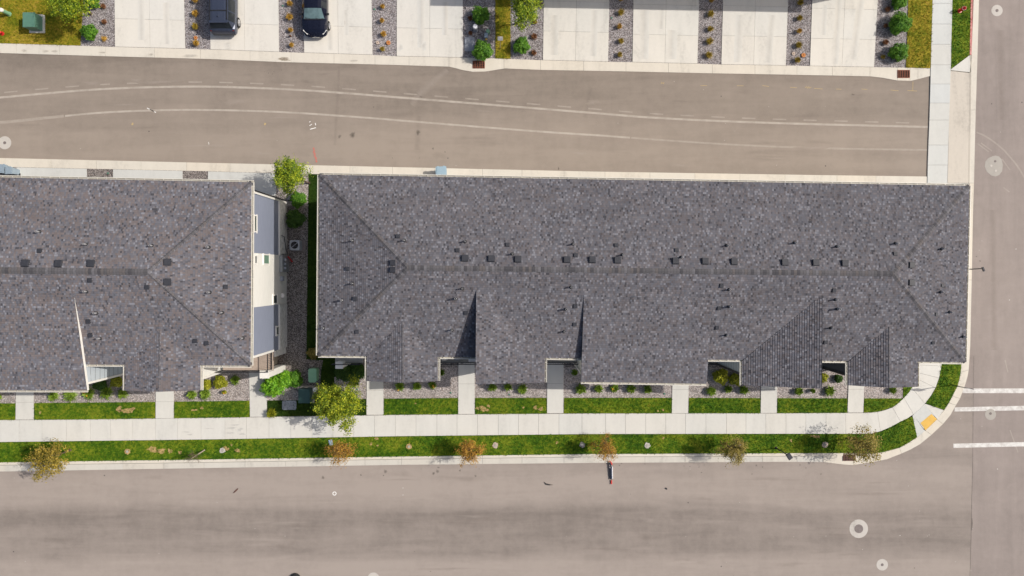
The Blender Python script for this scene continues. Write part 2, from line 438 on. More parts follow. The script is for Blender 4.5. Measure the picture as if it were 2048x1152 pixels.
MT['deck_grey'] = simple('deck_grey', (0.36, 0.35, 0.33), 0.8, var=0.1, scale=5)
MT['util_green'] = simple('utility_green', (0.10, 0.22, 0.16), 0.5, var=0.08)
MT['util_light'] = simple('utility_light_green', (0.22, 0.42, 0.26), 0.5, var=0.06)
MT['util_dark'] = simple('utility_dark_green', (0.045, 0.10, 0.085), 0.45, var=0.12)
MT['util_grey'] = simple('utility_grey', (0.30, 0.32, 0.36), 0.6, var=0.08)
MT['steel'] = simple('galvanised', (0.36, 0.38, 0.40), 0.4, 0.5, 0.1)
MT['rust'] = simple('rusted_iron', (0.20, 0.062, 0.032), 0.85, var=0.35, scale=14)
MT['rust_dark'] = simple('dark_iron', (0.12, 0.06, 0.045), 0.85, var=0.35, scale=14)
MT['pit'] = simple('drain_pit', (0.015, 0.012, 0.01), 0.9)
MT['red'] = simple('red_enamel', (0.55, 0.02, 0.02), 0.4)
MT['redpaint'] = concrete('kerb_red', (0.68, 0.63, 0.54), 0.22, 0.04, 0.9, ((0.55, 0.12, 0.13), 0.95, 1.5, 99.0))
MT['cstain'] = [concrete('kerb_stain', (0.68, 0.63, 0.54), 0.22, 0.04, 0.9, ((0.33, 0.30, 0.26), 0.75, 4.0, 1.8)), concrete('drive_stain', (0.69, 0.665, 0.605), 0.22, 0.04, 0.9, ((0.40, 0.38, 0.34), 0.6, 3.0, 1.3)), concrete('walk_stain', (0.66, 0.645, 0.595), 0.16, 0.03, 0.9, ((0.40, 0.385, 0.36), 0.75, 5.0, 1.8))]
MT['dtrack'] = concrete('drive_track', (0.69, 0.665, 0.605), 0.22, 0.04, 0.9, ((0.46, 0.44, 0.40), 0.55, 0.9, 1.1))
MT['wet'] = concrete('kerb_wet', (0.68, 0.63, 0.54), 0.22, 0.04, 0.9, ((0.16, 0.12, 0.075), 0.95, 3.0, 3.0))
MT['yellow'] = simple('tactile_yellow', (0.72, 0.45, 0.09), 0.7, var=0.06)
MT['chalk'] = simple('chalk_white', (0.80, 0.79, 0.76), 0.9, var=0.05)
MT['collar'] = concrete('manhole_collar', (0.55, 0.515, 0.47), 0.35, 0.05)
MT['collar_grey'] = concrete('manhole_collar_grey', (0.42, 0.39, 0.35), 0.15)
MT['lid'] = simple('iron_lid', (0.20, 0.17, 0.16), 0.8, var=0.2, scale=12)
MT['terracotta'] = simple('terracotta', (0.50, 0.20, 0.06), 0.8, var=0.15, scale=8)
MT['terrapale'] = simple('pale_terracotta', (0.50, 0.40, 0.33), 0.85, var=0.12, scale=8)
MT['paint_suv'] = simple('suv_paint', (0.052, 0.064, 0.100), 0.22, 0.25, 0.05)
MT['paint_car'] = simple('saloon_paint', (0.009, 0.011, 0.024), 0.16, 0.1, 0.05)
MT['carglass'] = simple('car_glass', (0.02, 0.025, 0.03), 0.06, var=0.1)
MT['screen'] = simple('windscreen_glass', (0.13, 0.20, 0.21), 0.08, var=0.25, scale=2.2)
MT['tyre'] = simple('tyre_rubber', (0.02, 0.02, 0.02), 0.85)
MT['rim'] = simple('alloy_rim', (0.55, 0.55, 0.56), 0.3, 0.7)
MT['lens'] = simple('lamp_lens', (0.75, 0.75, 0.72), 0.15)
MT['redlens'] = simple('tail_lens', (0.12, 0.01, 0.012), 0.25)
MT['navy'] = simple('flag_navy', (0.02, 0.028, 0.055), 0.8)
MT['flagwhite'] = simple('flag_white', (0.78, 0.78, 0.80), 0.8)
MT['flagred'] = simple('flag_red', (0.55, 0.05, 0.04), 0.8)
MT['binblue'] = simple('bin_blue', (0.30, 0.42, 0.50), 0.5, var=0.05)
MT['bingrey'] = simple('bin_blue_grey', (0.27, 0.34, 0.40), 0.5, var=0.12)
MT['signwhite'] = simple('sign_white', (0.80, 0.77, 0.72), 0.6)
MT['wood'] = simple('wood_stake', (0.30, 0.24, 0.17), 0.9)
# foliage
MT['lf_lime'] = leaf_mat('leaves_lime', (0.03, 0.075, 0.004), (0.155, 0.235, 0.012), (0.53, 0.55, 0.03))
MT['lf_tree'] = leaf_mat('leaves_yellow_green', (0.025, 0.07, 0.004), (0.13, 0.225, 0.012), (0.48, 0.54, 0.03))
MT['lf_green'] = leaf_mat('leaves_green', (0.034, 0.116, 0.009), (0.078, 0.217, 0.016), (0.171, 0.342, 0.028))
MT['lf_bright'] = leaf_mat('leaves_bright', (0.070, 0.202, 0.009), (0.139, 0.358, 0.016), (0.279, 0.528, 0.031))
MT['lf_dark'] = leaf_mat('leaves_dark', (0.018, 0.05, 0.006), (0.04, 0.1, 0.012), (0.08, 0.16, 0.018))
MT['lf_gold'] = leaf_mat('leaves_gold', (0.1, 0.12, 0.008), (0.27, 0.29, 0.016), (0.48, 0.47, 0.03))
MT['lf_orange'] = leaf_mat('leaves_orange', (0.17, 0.075, 0.01), (0.4, 0.2, 0.03), (0.58, 0.36, 0.06))
MT['lf_amber'] = leaf_mat('leaves_amber', (0.07, 0.065, 0.008), (0.25, 0.2, 0.025), (0.5, 0.36, 0.06))
MT['lf_olive'] = leaf_mat('leaves_olive', (0.08, 0.075, 0.014), (0.24, 0.19, 0.035), (0.42, 0.33, 0.08))
MT['lf_lily'] = leaf_mat('leaves_lily', (0.06, 0.11, 0.01), (0.15, 0.25, 0.02), (0.3, 0.43, 0.05))
MT['straw'] = leaf_mat('tuft_straw', (0.288, 0.168, 0.029), (0.512, 0.304, 0.048), (0.736, 0.464, 0.096))
MT['straw_olive'] = leaf_mat('tuft_olive', (0.176, 0.136, 0.024), (0.352, 0.256, 0.035), (0.544, 0.400, 0.064))
MT['rusttuft'] = leaf_mat('tuft_rust', (0.120, 0.045, 0.022), (0.225, 0.098, 0.045), (0.330, 0.165, 0.075))
MT['petal'] = simple('yellow_petals', (0.75, 0.42, 0.04), 0.7)
# ------------------------------------------------------------------ ground, roads, kerbs, walks
def pts(pl, h): return [P(x, y, h) for x, y in pl]
def slab(name, pl, z0, z1, mat, kind='structure'):
    mb = MB(); mb.prism(pts(pl, z1), z0, z1); o = mb.build(name, MT[mat]); tag(o, kind=kind); return o
def band(top, bot, xs, h):
    """outline between two measured edges"""
    return [P(x, interp(top, x), h) for x in xs] + [P(x, interp(bot, x), h) for x in reversed(xs)]
def xr(a, b, st=50.0):
    n = max(1, int(abs(b - a) / st)); return [a + (b - a) * i / n for i in range(n + 1)]

W0, W1 = -420.0, 2500.0
mb = MB(); mb.poly([(-400, -400, -0.08), (400, -400, -0.08), (400, 400, -0.08), (-400, 400, -0.08)])
tag(mb.build('ground', MT['ground']), kind='structure')

NK_TOP = [(-420, 76), (0, 86.5), (230, 93.7), (370, 97.3), (420, 99), (560, 104), (745, 109.8), (793, 112.5), (925, 115.2), (1020, 118), (1087, 120.4), (1215, 123.5), (1265, 124.4), (1395, 127.3), (1443, 129), (1570, 131), (1620, 132), (1750, 134.4), (1812, 135.4), (1864, 137)]
NK_BOT = [(-420, 94), (0, 106), (200, 112), (420, 118), (560, 124), (795, 130), (898, 133.3), (908, 135.5), (925, 140), (945, 143.5), (970, 143), (990, 140), (1010, 136.8), (1085, 139.8), (1250, 142.7), (1420, 146.5), (1560, 149), (1700, 151.7), (1740, 152.6), (1765, 155.5), (1795, 161), (1822, 161.5), (1837, 158), (1862, 151.5)]
SKA_TOP = [(-420, 302), (0, 316), (420, 325.8), (800, 334.4), (1180, 343), (1628, 350), (1857, 353)]     # alley, south ribbon
SKA_BOT = [(-420, 320), (0, 333.5), (420, 342.5), (600, 347.5), (1180, 358), (1857, 371)]
CURB_OUT = [(-420, 952), (0, 943), (400, 936.2), (800, 929.6), (1180, 925.8), (1560, 923.6), (1647, 924)]
FACE = [(-420, 938), (0, 930), (400, 924.6), (800, 918), (1180, 913.3), (1560, 912), (1686, 912)]
CURB_TOP = [(-420, 933), (0, 925), (420, 919), (800, 913.3), (1180, 908.3), (1560, 906.7), (1686, 906.3)]
SW_TOP = [(-420, 848), (0, 840.4), (150, 839.5), (420, 836), (800, 830), (1180, 827.2), (1560, 826.9), (1727, 826)]
SW_BOT = [(-420, 892), (0, 884), (420, 878.7), (800, 872.3), (1180, 868), (1560, 867.5), (1727, 867.5)]
LAWN_TOP = [(-420, 812), (0, 807), (310, 804), (500, 801.5), (767, 797.5), (915, 796), (1345, 795.8), (1727, 797), (1806, 797)]

# asphalt
slab('alley_road', [(W0, 70), (1000, 100), (1500, 120), (1864, 130), (1858, 375), (1180, 365), (600, 352), (W0, 330)], -0.2, 0.0, 'asph_alley')
slab('south_street', [(W0, 915), (800, 905), (1686, 890), (1800, 860), (1900, 780), (1946.4, 780), (1943.5, 950), (1939.6, 1400), (W0, 1400)], -0.2, 0.0, 'asph_south')
slab('east_street', [(1946.6, -420), (2700, -420), (2700, 1400), (1939.6, 1400), (1943.5, 950), (1946.4, 780), (1900, 780), (1900, 700), (1930, 690), (1940, 370)], -0.2, 0.0, 'asph_east')
mb = MB()
sx = [(1947.6, 712), (1947, 760), (1946, 850), (1945.4, 930), (1943.6, 1000), (1943, 1046), (1942.2, 1080), (1940, 1152), (1936, 1300)]
for (a, b), (c, d) in zip(sx, sx[1:]):
    n = 5
    for i in range(n):
        t0, t1 = i / n, (i + 1) / n
        w0 = 0.25 + 0.35 * rnd.random(); w1 = 0.25 + 0.35 * rnd.random()
        x0 = a + (c - a) * t0; y0 = b + (d - b) * t0; x1 = a + (c - a) * t1; y1 = b + (d - b) * t1
        mb.poly([P(x0 - w0, y0, .004), P(x1 - w1, y1, .004), P(x1 + w1, y1, .004), P(x0 + w0, y0, .004)])
mb.prism(pts([(1942.2, 1037), (1944.5, 1036), (1945.5, 1046), (1944.3, 1060), (1941.8, 1062)], .004), 0.0, 0.005)
tag(mb.build('road_seam', MT['seam']), kind='structure')

# base of the two planted blocks
slab('gravel_north', [(x, interp(NK_TOP, x)) for x in xr(W0, 1864)] + [(1880, 137), (1890, -420), (W0, -420)], -0.15, 0.02, 'gravel_n')
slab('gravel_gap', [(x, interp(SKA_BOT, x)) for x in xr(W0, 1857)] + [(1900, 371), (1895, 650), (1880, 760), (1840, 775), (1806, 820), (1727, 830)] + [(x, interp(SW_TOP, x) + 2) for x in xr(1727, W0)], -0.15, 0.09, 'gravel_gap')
# pinker gravel in the front beds, sunlit tone put into its colour
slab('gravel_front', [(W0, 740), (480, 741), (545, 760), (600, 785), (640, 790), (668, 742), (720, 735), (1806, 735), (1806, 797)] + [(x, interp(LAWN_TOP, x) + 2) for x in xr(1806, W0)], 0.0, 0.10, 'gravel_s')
slab('gravel_gap_end', [(563, 346), (617, 348), (617, 412), (575, 412), (566, 385), (553, 388), (551, 346)], 0.0, 0.10, 'gravel_s')  # sunlit-toned gravel, cut off along the edge of the cast shadow

# ---------------- kerbs
def strip(name, top, bot, x0, x1, z0, z1, mat, joints, h=None, gap=0.22):
    """concrete cast in bays between two edges, with open joints (pixels x)"""
    h = z1 if h is None else h
    mb = MB()
    cuts = [x0] + [j for j in joints if x0 < j < x1] + [x1]
    for a, b in zip(cuts, cuts[1:]):
        aa = a + (gap if a != x0 else 0); bb = b - (gap if b != x1 else 0)
        xs = [aa] + [x for x, _ in top if aa < x < bb] + [x for x, _ in bot if aa < x < bb] + [bb]
        xs = sorted(set(xs))
        ring = [P(x, interp(top, x), h) for x in xs] + [P(x, interp(bot, x), h) for x in reversed(xs)]
        mb.prism(ring, z0, z1)
    xs = xr(x0, x1, 60)
    ring = [P(x, interp(top, x) + 0.3, h) for x in xs] + [P(x, interp(bot, x) - 0.3, h) for x in reversed(xs)]
    mb2 = len(mb.f)
    mb.prism(ring, z0 - 0.02, z1 - 0.02, m=1)
    return tag(mb.build(name, [MT[mat], MT['joint']]), kind='structure')

strip('kerb_north', NK_TOP, NK_BOT, W0, 1862, -0.1, 0.035, 'conc_kerb',
      [-300, -210, -120, -40, 33, 119, 211, 309, 401, 500, 582, 668, 750, 818, 898, 1008, 1081, 1167, 1252, 1337, 1425, 1510, 1594, 1665, 1740, 1795, 1820, 1836])
strip('kerb_alley', SKA_TOP, SKA_BOT, W0, 1856, -0.1, 0.035, 'conc_kerb',
      [-200, -100, 10, 102, 193, 282, 373, 460, 545, 620, 700, 785, 870, 965, 1044, 1128, 1210, 1300, 1390, 1480, 1570, 1674, 1752])
# south street: gutter pan, then the raised kerb
pan_top = [(x, y - 3) for x, y in FACE]
strip('gutter_pan', pan_top, CURB_OUT, W0, 1647, -0.1, 0.02, 'conc_pan', [-300, -200, -100, 10, 90, 168, 246, 327, 408, 490, 571, 650, 730, 803, 880, 965, 1044, 1128, 1210, 1290, 1370, 1450, 1525, 1594])
strip('kerb_south', CURB_TOP, FACE, W0, 1686, -0.1, 0.15, 'conc_kerb', [-300, -100, 90, 327, 490, 650, 803, 965, 1044, 1210, 1370, 1525])
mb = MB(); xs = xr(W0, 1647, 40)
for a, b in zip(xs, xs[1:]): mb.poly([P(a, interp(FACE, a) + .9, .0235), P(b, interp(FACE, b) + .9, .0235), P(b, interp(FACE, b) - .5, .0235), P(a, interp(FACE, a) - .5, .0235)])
tag(mb.build('kerb_shadow_joint', MT['shadow_joint']), kind='structure')  # flat dark strip: kerb's shadow line painted in together with the joint
CO = [(1647, 924), (1666, 926.5), (1687, 929), (1707.5, 930), (1745, 924), (1774, 918.4), (1803, 907), (1821.7, 898.7), (1840.5, 888), (1863, 869.6), (1886, 848), (1901, 830), (1912, 810), (1920, 797), (1928, 776), (1931.8, 765), (1935, 753), (1937.4, 740), (1938.8, 720), (1940.5, 690), (1943.5, 560), (1945.7, 440), (1948, 366), (1951.5, 220), (1955, 110), (1958, 0), (1968, -420)]
CI = [(1647, 905), (1666, 908.5), (1686, 908.5), (1705, 908.5), (1745, 907.5), (1766, 904.6), (1799, 896), (1815, 887), (1834.6, 874.6), (1851, 861), (1874, 839), (1888.4, 820.6), (1898, 806), (1905, 792.5), (1911, 780), (1915.5, 771.7), (1919, 758), (1921.7, 744.6), (1923, 730), (1925, 705), (1931, 560), (1936, 440), (1939, 366), (1941, 220), (1942, 143), (1947.3, 0), (1957, -420)]
def ribbon(name, A, B, z0, z1, mat, joints=(), dark=True, gap=0.012):
    mb = MB(); n = len(A)
    for i in range(n - 1):
        a0, a1, b0, b1 = P(*A[i], z1), P(*A[i + 1], z1), P(*B[i], z1), P(*B[i + 1], z1)
        if i in joints:
            d = ((a1 + b1) - (a0 + b0)).normalized(); a0 = a0 + d * gap; b0 = b0 + d * gap
        if i + 1 in joints:
            d = ((a1 + b1) - (a0 + b0)).normalized(); a1 = a1 - d * gap; b1 = b1 - d * gap
        mb.prism([a0, a1, b1, b0], z0, z1)
    if dark:
        ring = [P(x, y, z1) for x, y in A] + [P(x, y, z1) for x, y in reversed(B)]
        c = sum((Vector(p) for p in ring), Vector()) / len(ring)
        for i in range(n - 1):
            mb.prism([P(*A[i], z1), P(*A[i + 1], z1), P(*B[i + 1], z1), P(*B[i], z1)], z0 - 0.02, z1 - 0.03, m=1)
    return tag(mb.build(name, [MT[mat], MT['joint']]), kind='structure')
# smooth the corner ring by merging tiny bays into one island per cast length
def merged_ribbon(name, A, B, cuts, z0, z1, mat, gap=0.008):
    mb = MB(); cuts = [0] + list(cuts) + [len(A) - 1]
    for a, b in zip(cuts, cuts[1:]):
        pa = [P(*q, z1) for q in A[a:b + 1]]; pb = [P(*q, z1) for q in B[a:b + 1]]
        for L in (pa, pb):
            if a != 0: L[0] = L[0] + (L[1] - L[0]).normalized() * gap
            if b != len(A) - 1: L[-1] = L[-1] + (L[-2] - L[-1]).normalized() * gap
        n = len(pa); v = []
        for z in (z1, z0):
            v += [(p.x, p.y, z) for p in pa] + [(p.x, p.y, z) for p in pb]
        fs = []
        for i in range(n - 1):
            fs.append((i, i + 1, n + i + 1, n + i))
            fs.append((i + 1, i, 2 * n + i, 2 * n + i + 1))
            fs.append((n + i, n + i + 1, 3 * n + i + 1, 3 * n + i))
        fs += [(0, n, 3 * n, 2 * n), (n - 1, 2 * n - 1 + 0, 4 * n - 1, 3 * n - 1)]
        mb.faces(v, fs)
    for i in range(len(A) - 1):
        mb.poly([P(*A[i], z1 - .03), P(*A[i + 1], z1 - .03), P(*B[i + 1], z1 - .03), P(*B[i], z1 - .03)], m=1)
    return tag(mb.build(name, [MT[mat], MT['joint']]), kind='structure')
merged_ribbon('kerb_corner', CI, CO, [3, 6, 9, 10, 12, 13, 15, 17, 20, 22, 23, 24], -0.1, 0.06, 'conc_kerb')
# red no-parking paint on the kerb by the hydrant
mb = MB(); mb.prism(pts([(1942.6, -60), (1946.4, -60), (1943.2, 109.5), (1939.6, 109.5)], .075), 0.0, 0.075)
tag(mb.build('kerb_paint', MT['redpaint']), kind='structure')
mb = MB(); mb.prism(pts([(1940.5, 110), (1941.7, 110), (1938.5, 366), (1937.3, 366)], .062), 0.0, 0.066)
tag(mb.build('kerb_lip', MT['conc_kerb']), kind='structure')

# ---------------- driveways
def panels(name, TL, TR, BR, BL, us, vs, z0, z1, mat, gap=0.007, nojoint=False):
    mb = MB()
    a, b, c, d = (P(*q, z1) for q in (TL, TR, BR, BL))
    def at(u, v): return (a * (1 - u) + b * u) * (1 - v) + (d * (1 - u) + c * u) * v
    W = (b - a).length; L = (d - a).length
    for i in range(len(us) - 1):
        for j in range(len(vs) - 1):
            u0 = us[i] + (gap / W if i else 0); u1 = us[i + 1] - (gap / W if i < len(us) - 2 else 0)
            v0 = vs[j] + (gap / L if j else 0); v1 = vs[j + 1] - (gap / L if j < len(vs) - 2 else 0)
            mb.prism([at(u0, v0), at(u1, v0), at(u1, v1), at(u0, v1)], z0, z1)
    mb.prism([at(0, 0), at(1, 0), at(1, 1), at(0, 1)], z0 - 0.02, z1 - 0.02, m=1)
    return tag(mb.build(name, [MT[mat], MT['joint']]), kind='structure')
DR = [(229, 368, 370.4, 230, 299, 39), (419.6, 557, 558, 420.8, 489, 48), (607.6, 743, 745, 608.4, 676, 52.5), (793.5, 925.6, 925.6, 793.5, 859.6, 57),
      (1087.6, 1218.8, 1216, 1086, 1152, 63.5), (1267, 1398, 1394.8, 1265, 1331, 70), (1446.3, 1576, 1571.7, 1442.7, 1509, 72.5), (1624.6, 1755.4, 1748, 1620, 1687, 78)]
for n, (x0, x1, x2, x3, cx, jy) in enumerate(DR):
    yb = interp(NK_TOP, cx) - 0.6
    top = -64.0
    k0 = (0 - top) / (yb - top)
    # continue the measured sides beyond the top edge
    e0 = x0 - (x3 - x0) * (-top) / yb; e1 = x1 - (x2 - x1) * (-top) / yb
    vj = (jy - top) / (yb - top); vk = (jy - 60 - top) / (yb - top)
    panels('driveway', (e0, top - 2), (e1, top + 1), (x2, interp(NK_TOP, x2) - 0.6), (x3, interp(NK_TOP, x3) - 0.6), [0, 0.5, 1], [0, vk, vj, 1], -0.1, 0.06, 'conc_drive')

# concrete pads of the far-side garages (the near row's own driveways, short)
for a, b in ((-180, -52), (33, 173.5), (226, 365), (416, 552)):
    yt = lambda x: interp(SKA_BOT, x) + 0.5
    pl = [(a, yt(a)), (b, yt(b)), (b, 392 if b == 552 else 372), (a, 372)]
    slab('driveway_south', pl, 0.0, 0.115, 'conc_pale')

# ---------------- walks
cuts = [-380, -330, -280, -230, -180, -130, -85, -40, 0, 39, 84, 133, 181, 221, 265.5, 311, 355, 402, 450, 493, 538, 581.5, 624, 665.6, 707.5, 749, 790.6, 832, 873.8, 914, 955, 996.6, 1037, 1077, 1118, 1164, 1211, 1251, 1291.5, 1331.6, 1371, 1412, 1453, 1492, 1531.7, 1572, 1611.8, 1652, 1691.6]
strip('sidewalk_south', SW_TOP, SW_BOT, W0, 1727, 0.0, 0.15, 'conc', cuts, gap=0.22)
WA = [(1727, 826), (1741, 825.6), (1755, 824), (1770, 820.5), (1785, 815), (1797, 806.5), (1808, 796), (1818, 785), (1824, 776), (1829, 768), (1833, 757), (1835, 745), (1838, 730), (1848, 640), (1853, 450), (1855, 366)]
WB = [(1727, 867.5), (1744, 866.8), (1761, 862.4), (1781, 854), (1801, 843), (1814, 837), (1827, 828.5), (1839, 818.5), (1850, 807), (1862, 791), (1871, 775.5), (1878, 756), (1883, 732), (1888, 640), (1892, 450), (1895, 366)]
merged_ribbon('sidewalk_corner', WA, WB, [2, 4, 6, 8, 10, 11, 12, 13, 14], 0.0, 0.15, 'conc')
EA = [(1855, 366), (1855.8, 330), (1857, 290), (1859, 240), (1860, 206), (1861, 168), (1861.9, 129.6), (1862.8, 88.5), (1864.2, 48), (1865.2, 6.7), (1866.3, -34), (1867.4, -75), (1868.5, -116), (1875, -420)]
EB = [(1894.7, 366), (1895.6, 330), (1896.8, 290), (1898.3, 240), (1899.5, 206), (1900.5, 168), (1902, 129.6), (1902.5, 88.5), (1903.7, 48), (1904.8, 6.7), (1905.8, -34), (1907, -75), (1908, -116), (1915, -420)]
merged_ribbon('sidewalk_east', EA, EB, list(range(1, 13)), -0.1, 0.075, 'conc_pale')
slab('alley_apron', [(1900.8, 141.5), (1941, 146), (1938, 366), (1895.3, 366)], -0.1, 0.055, 'conc_warm')
slab('alley_apron', [(1902.6, 138), (1939.4, 110.5), (1941.4, 144.6), (1902.3, 140.4)], -0.1, 0.066, 'conc')
for (a, b, c, d, y0, y1) in ((-160, -125, -161, -126, 770, 848), (32, 67.2, 31, 67.4, 770, 839.8), (311.5, 347.5, 311.2, 347.3, 770, 837.3), (498, 532.6, 500, 533.8, 742, 834.2), (733.5, 767, 733, 767, 745, 830.2),
                             (916.7, 949.3, 916.6, 949.3, 724, 828.6), (1094.4, 1127.2, 1094.3, 1126.8, 724, 827), (1345.2, 1378, 1343.9, 1376.4, 745, 827), (1522.5, 1555, 1521.5, 1553.6, 745, 826.6), (1698, 1729.5, 1695.2, 1726.6, 745, 825.7)):
    ym = 0.42 if y1 - y0 > 70 else 0.5
    panels('front_walk', (a, y0), (b, y0), (d, y1 - 0.7), (c, y1 - 0.5), [0, 1], [0, ym, 1], 0.0, 0.15, 'conc')
# kerb ramp at the corner: grey flags, wings and the yellow warning plate
slab('ramp_flag', [(1826.8, 829), (1839, 818.9), (1849.8, 807.6), (1871, 836), (1847, 857.5)], 0.0, 0.125, 'conc_pale')
slab('ramp_wing', [(1825, 830.8), (1827.4, 829.8), (1846.4, 858.3), (1850.4, 861.4), (1834.4, 874.4)], 0.0, 0.128, 'conc_pale')
slab('ramp_wing', [(1849.7, 809), (1851, 807.6), (1887.5, 820.4), (1874.6, 838.2), (1871.6, 835.2)], 0.0, 0.128, 'conc')

mb = MB(); q = pts([(1841, 846), (1863, 828), (1874, 838.4), (1851.3, 860.4)], .136)
mb.prism(q, 0.05, 0.132)
for i in range(1, 14):
    for j in range(1, 9):
        u, v = i / 14, j / 9
        c = (q[0] * (1 - u) + q[1] * u) * (1 - v) + (q[3] * (1 - u) + q[2] * u) * v
        mb.lathe((c.x, c.y, 0.132), [(0.022, 0), (0.014, 0.008)], 6)
o = mb.build('tactile_plate', MT['yellow']); tag(o, 'yellow tactile warning plate set in the kerb ramp at the street corner', 'tactile paving')

# ---------------- lawns
LAWNS = []
def lawn(name, pl, z, mat='grass', dens=300, bh=0.10):
    slab(name, pl, 0.0, z, mat); LAWNS.append((pts(pl, z), z, mat, dens, bh))
lawn('verge_lawn', [(x, interp(SW_BOT, x) + 0.8) for x in xr(W0, 1727, 40)] + [(1744, 867.8), (1761, 863.4), (1781, 855), (1801, 844), (1814, 838), (1825, 833.6), (1834, 874)] +
     [(1815, 886), (1799, 895), (1766, 903.8), (1745, 906.7), (1705, 906)] + [(x, interp(CURB_TOP, x) - 0.5) for x in xr(1686, W0, 40)], 0.135)
def front(a, b, c, d):
    xs = xr(a, b, 40); xt = xr(c, d, 40)
    lawn('front_lawn', [(x, interp(LAWN_TOP, x)) for x in xs] + [(x, interp(SW_TOP, x) - 0.8) for x in reversed(xt)], 0.135)
front(-120, 30.4, -121, 29.6); front(68.6, 310.3, 68.6, 309.8); front(348.6, 499, 348.6, 499.2)
front(768.3, 915.3, 768.3, 915.3); front(950.6, 1093, 950.6, 1093); front(1128.5, 1343.6, 1128.2, 1342.8); front(1378.5, 1520.8, 1377.7, 1520.4); front(1555, 1694.6, 1554.8, 1694.2)
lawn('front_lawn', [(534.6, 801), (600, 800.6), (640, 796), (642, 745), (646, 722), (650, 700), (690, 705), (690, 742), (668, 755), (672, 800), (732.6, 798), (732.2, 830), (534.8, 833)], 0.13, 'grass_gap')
lawn('front_lawn', [(1728.7, 797), (1806, 797), (1797, 805.5), (1785, 814), (1770, 819.5), (1755, 823), (1741, 824.6), (1728, 825)], 0.135)
lawn('front_lawn', [(1806.6, 760), (1838, 760), (1830, 768), (1823, 776), (1817, 785), (1807, 795.5)], 0.135)
lawn('verge_lawn', [(1884, 700), (1924, 700), (1922.4, 730), (1921, 744.6), (1918.2, 758), (1914.8, 771.7), (1904, 792.5), (1897, 806), (1887.4, 819.6), (1851.5, 806.8), (1863, 791.5), (1872, 776), (1879, 756)], 0.135)
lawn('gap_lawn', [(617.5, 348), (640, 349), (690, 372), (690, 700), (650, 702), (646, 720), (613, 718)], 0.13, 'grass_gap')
lawn('north_lawn', [(W0, -70), (167, -70), (166, 0), (160.5, 90)] + [(x, interp(NK_TOP, x) - 0.6) for x in xr(160, W0, 60)], 0.06, 'grass_dry')
lawn('north_lawn', [(990.5, -60), (1021, -60), (1021, 117.2), (991, 116.6)], 0.06, 'grass_dry')
lawn('north_lawn', [(1818, -80), (1867, -80), (1864.8, 0), (1861.8, 100), (1861, 136), (1812.4, 134.8), (1815.5, 60), (1817, 0)], 0.06, 'grass_dry')
lawn('north_lawn', [(1907, -80), (1944, -80), (1942, 0), (1938.8, 109.6), (1902.6, 136.8), (1903, 90), (1905, 0)], 0.06)

def inside(x, y, poly):
    c = np.zeros(len(x), bool); n = len(poly); j = n - 1
    for i in range(n):
        xi, yi, xj, yj = poly[i][0], poly[i][1], poly[j][0], poly[j][1]
        if yi != yj: c ^= ((yi > y) != (yj > y)) & (x < (xj - xi) * (y - yi) / (yj - yi) + xi)
        j = i
    return c
def mesh_np(name, V, n_per, mat):
    nf = len(V) // n_per
    me = bpy.data.meshes.new(name)
    me.vertices.add(len(V)); me.vertices.foreach_set('co', V.astype(np.float32).ravel())
    me.loops.add(len(V)); me.loops.foreach_set('vertex_index', np.arange(len(V), dtype=np.int32))
    me.polygons.add(nf); me.polygons.foreach_set('loop_start', np.arange(0, len(V), n_per, dtype=np.int32))
    me.polygons.foreach_set('loop_total', np.full(nf, n_per, dtype=np.int32))
    me.materials.append(mat); me.update(calc_edges=True)
    o = bpy.data.objects.new(name, me); col.objects.link(o); return o
rg = np.random.default_rng(3)
blades = {}
for poly, z, mat, dens, bh in LAWNS:
    xs = [p[0] for p in poly]; ys = [p[1] for p in poly]
    x0, x1, y0, y1 = max(min(xs), -44), min(max(xs), 44), min(ys), min(max(ys), 27)
    if x1 <= x0 or y1 <= y0: continue
    n = int((x1 - x0) * (y1 - y0) * dens)
    x = rg.uniform(x0, x1, n); y = rg.uniform(y0, y1, n); k = inside(x, y, poly); x = x[k]; y = y[k]; n = len(x)
    th = rg.uniform(0, 2 * np.pi, n); h = bh * rg.uniform(0.5, 1.25, n); ln = bh * rg.uniform(0.3, 1.5, n); w = rg.uniform(0.012, 0.028, n)
    a = np.stack([x - w * np.sin(th), y + w * np.cos(th), np.full(n, z - 0.005)], 1)
    b = np.stack([x + w * np.sin(th), y - w * np.cos(th), np.full(n, z - 0.005)], 1)
    t = np.stack([x + ln * np.cos(th), y + ln * np.sin(th), z + h], 1)
    V = np.stack([a, b, t], 1).reshape(-1, 3)
    blades.setdefault(mat, []).append(V)
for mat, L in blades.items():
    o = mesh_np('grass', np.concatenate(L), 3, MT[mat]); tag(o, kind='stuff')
    o['label'] = {'grass': 'short green grass on the street verge and front lawns', 'grass_dry': 'yellowing grass along the top lawns', 'grass_gap': 'shaded grass between the two buildings'}[mat]

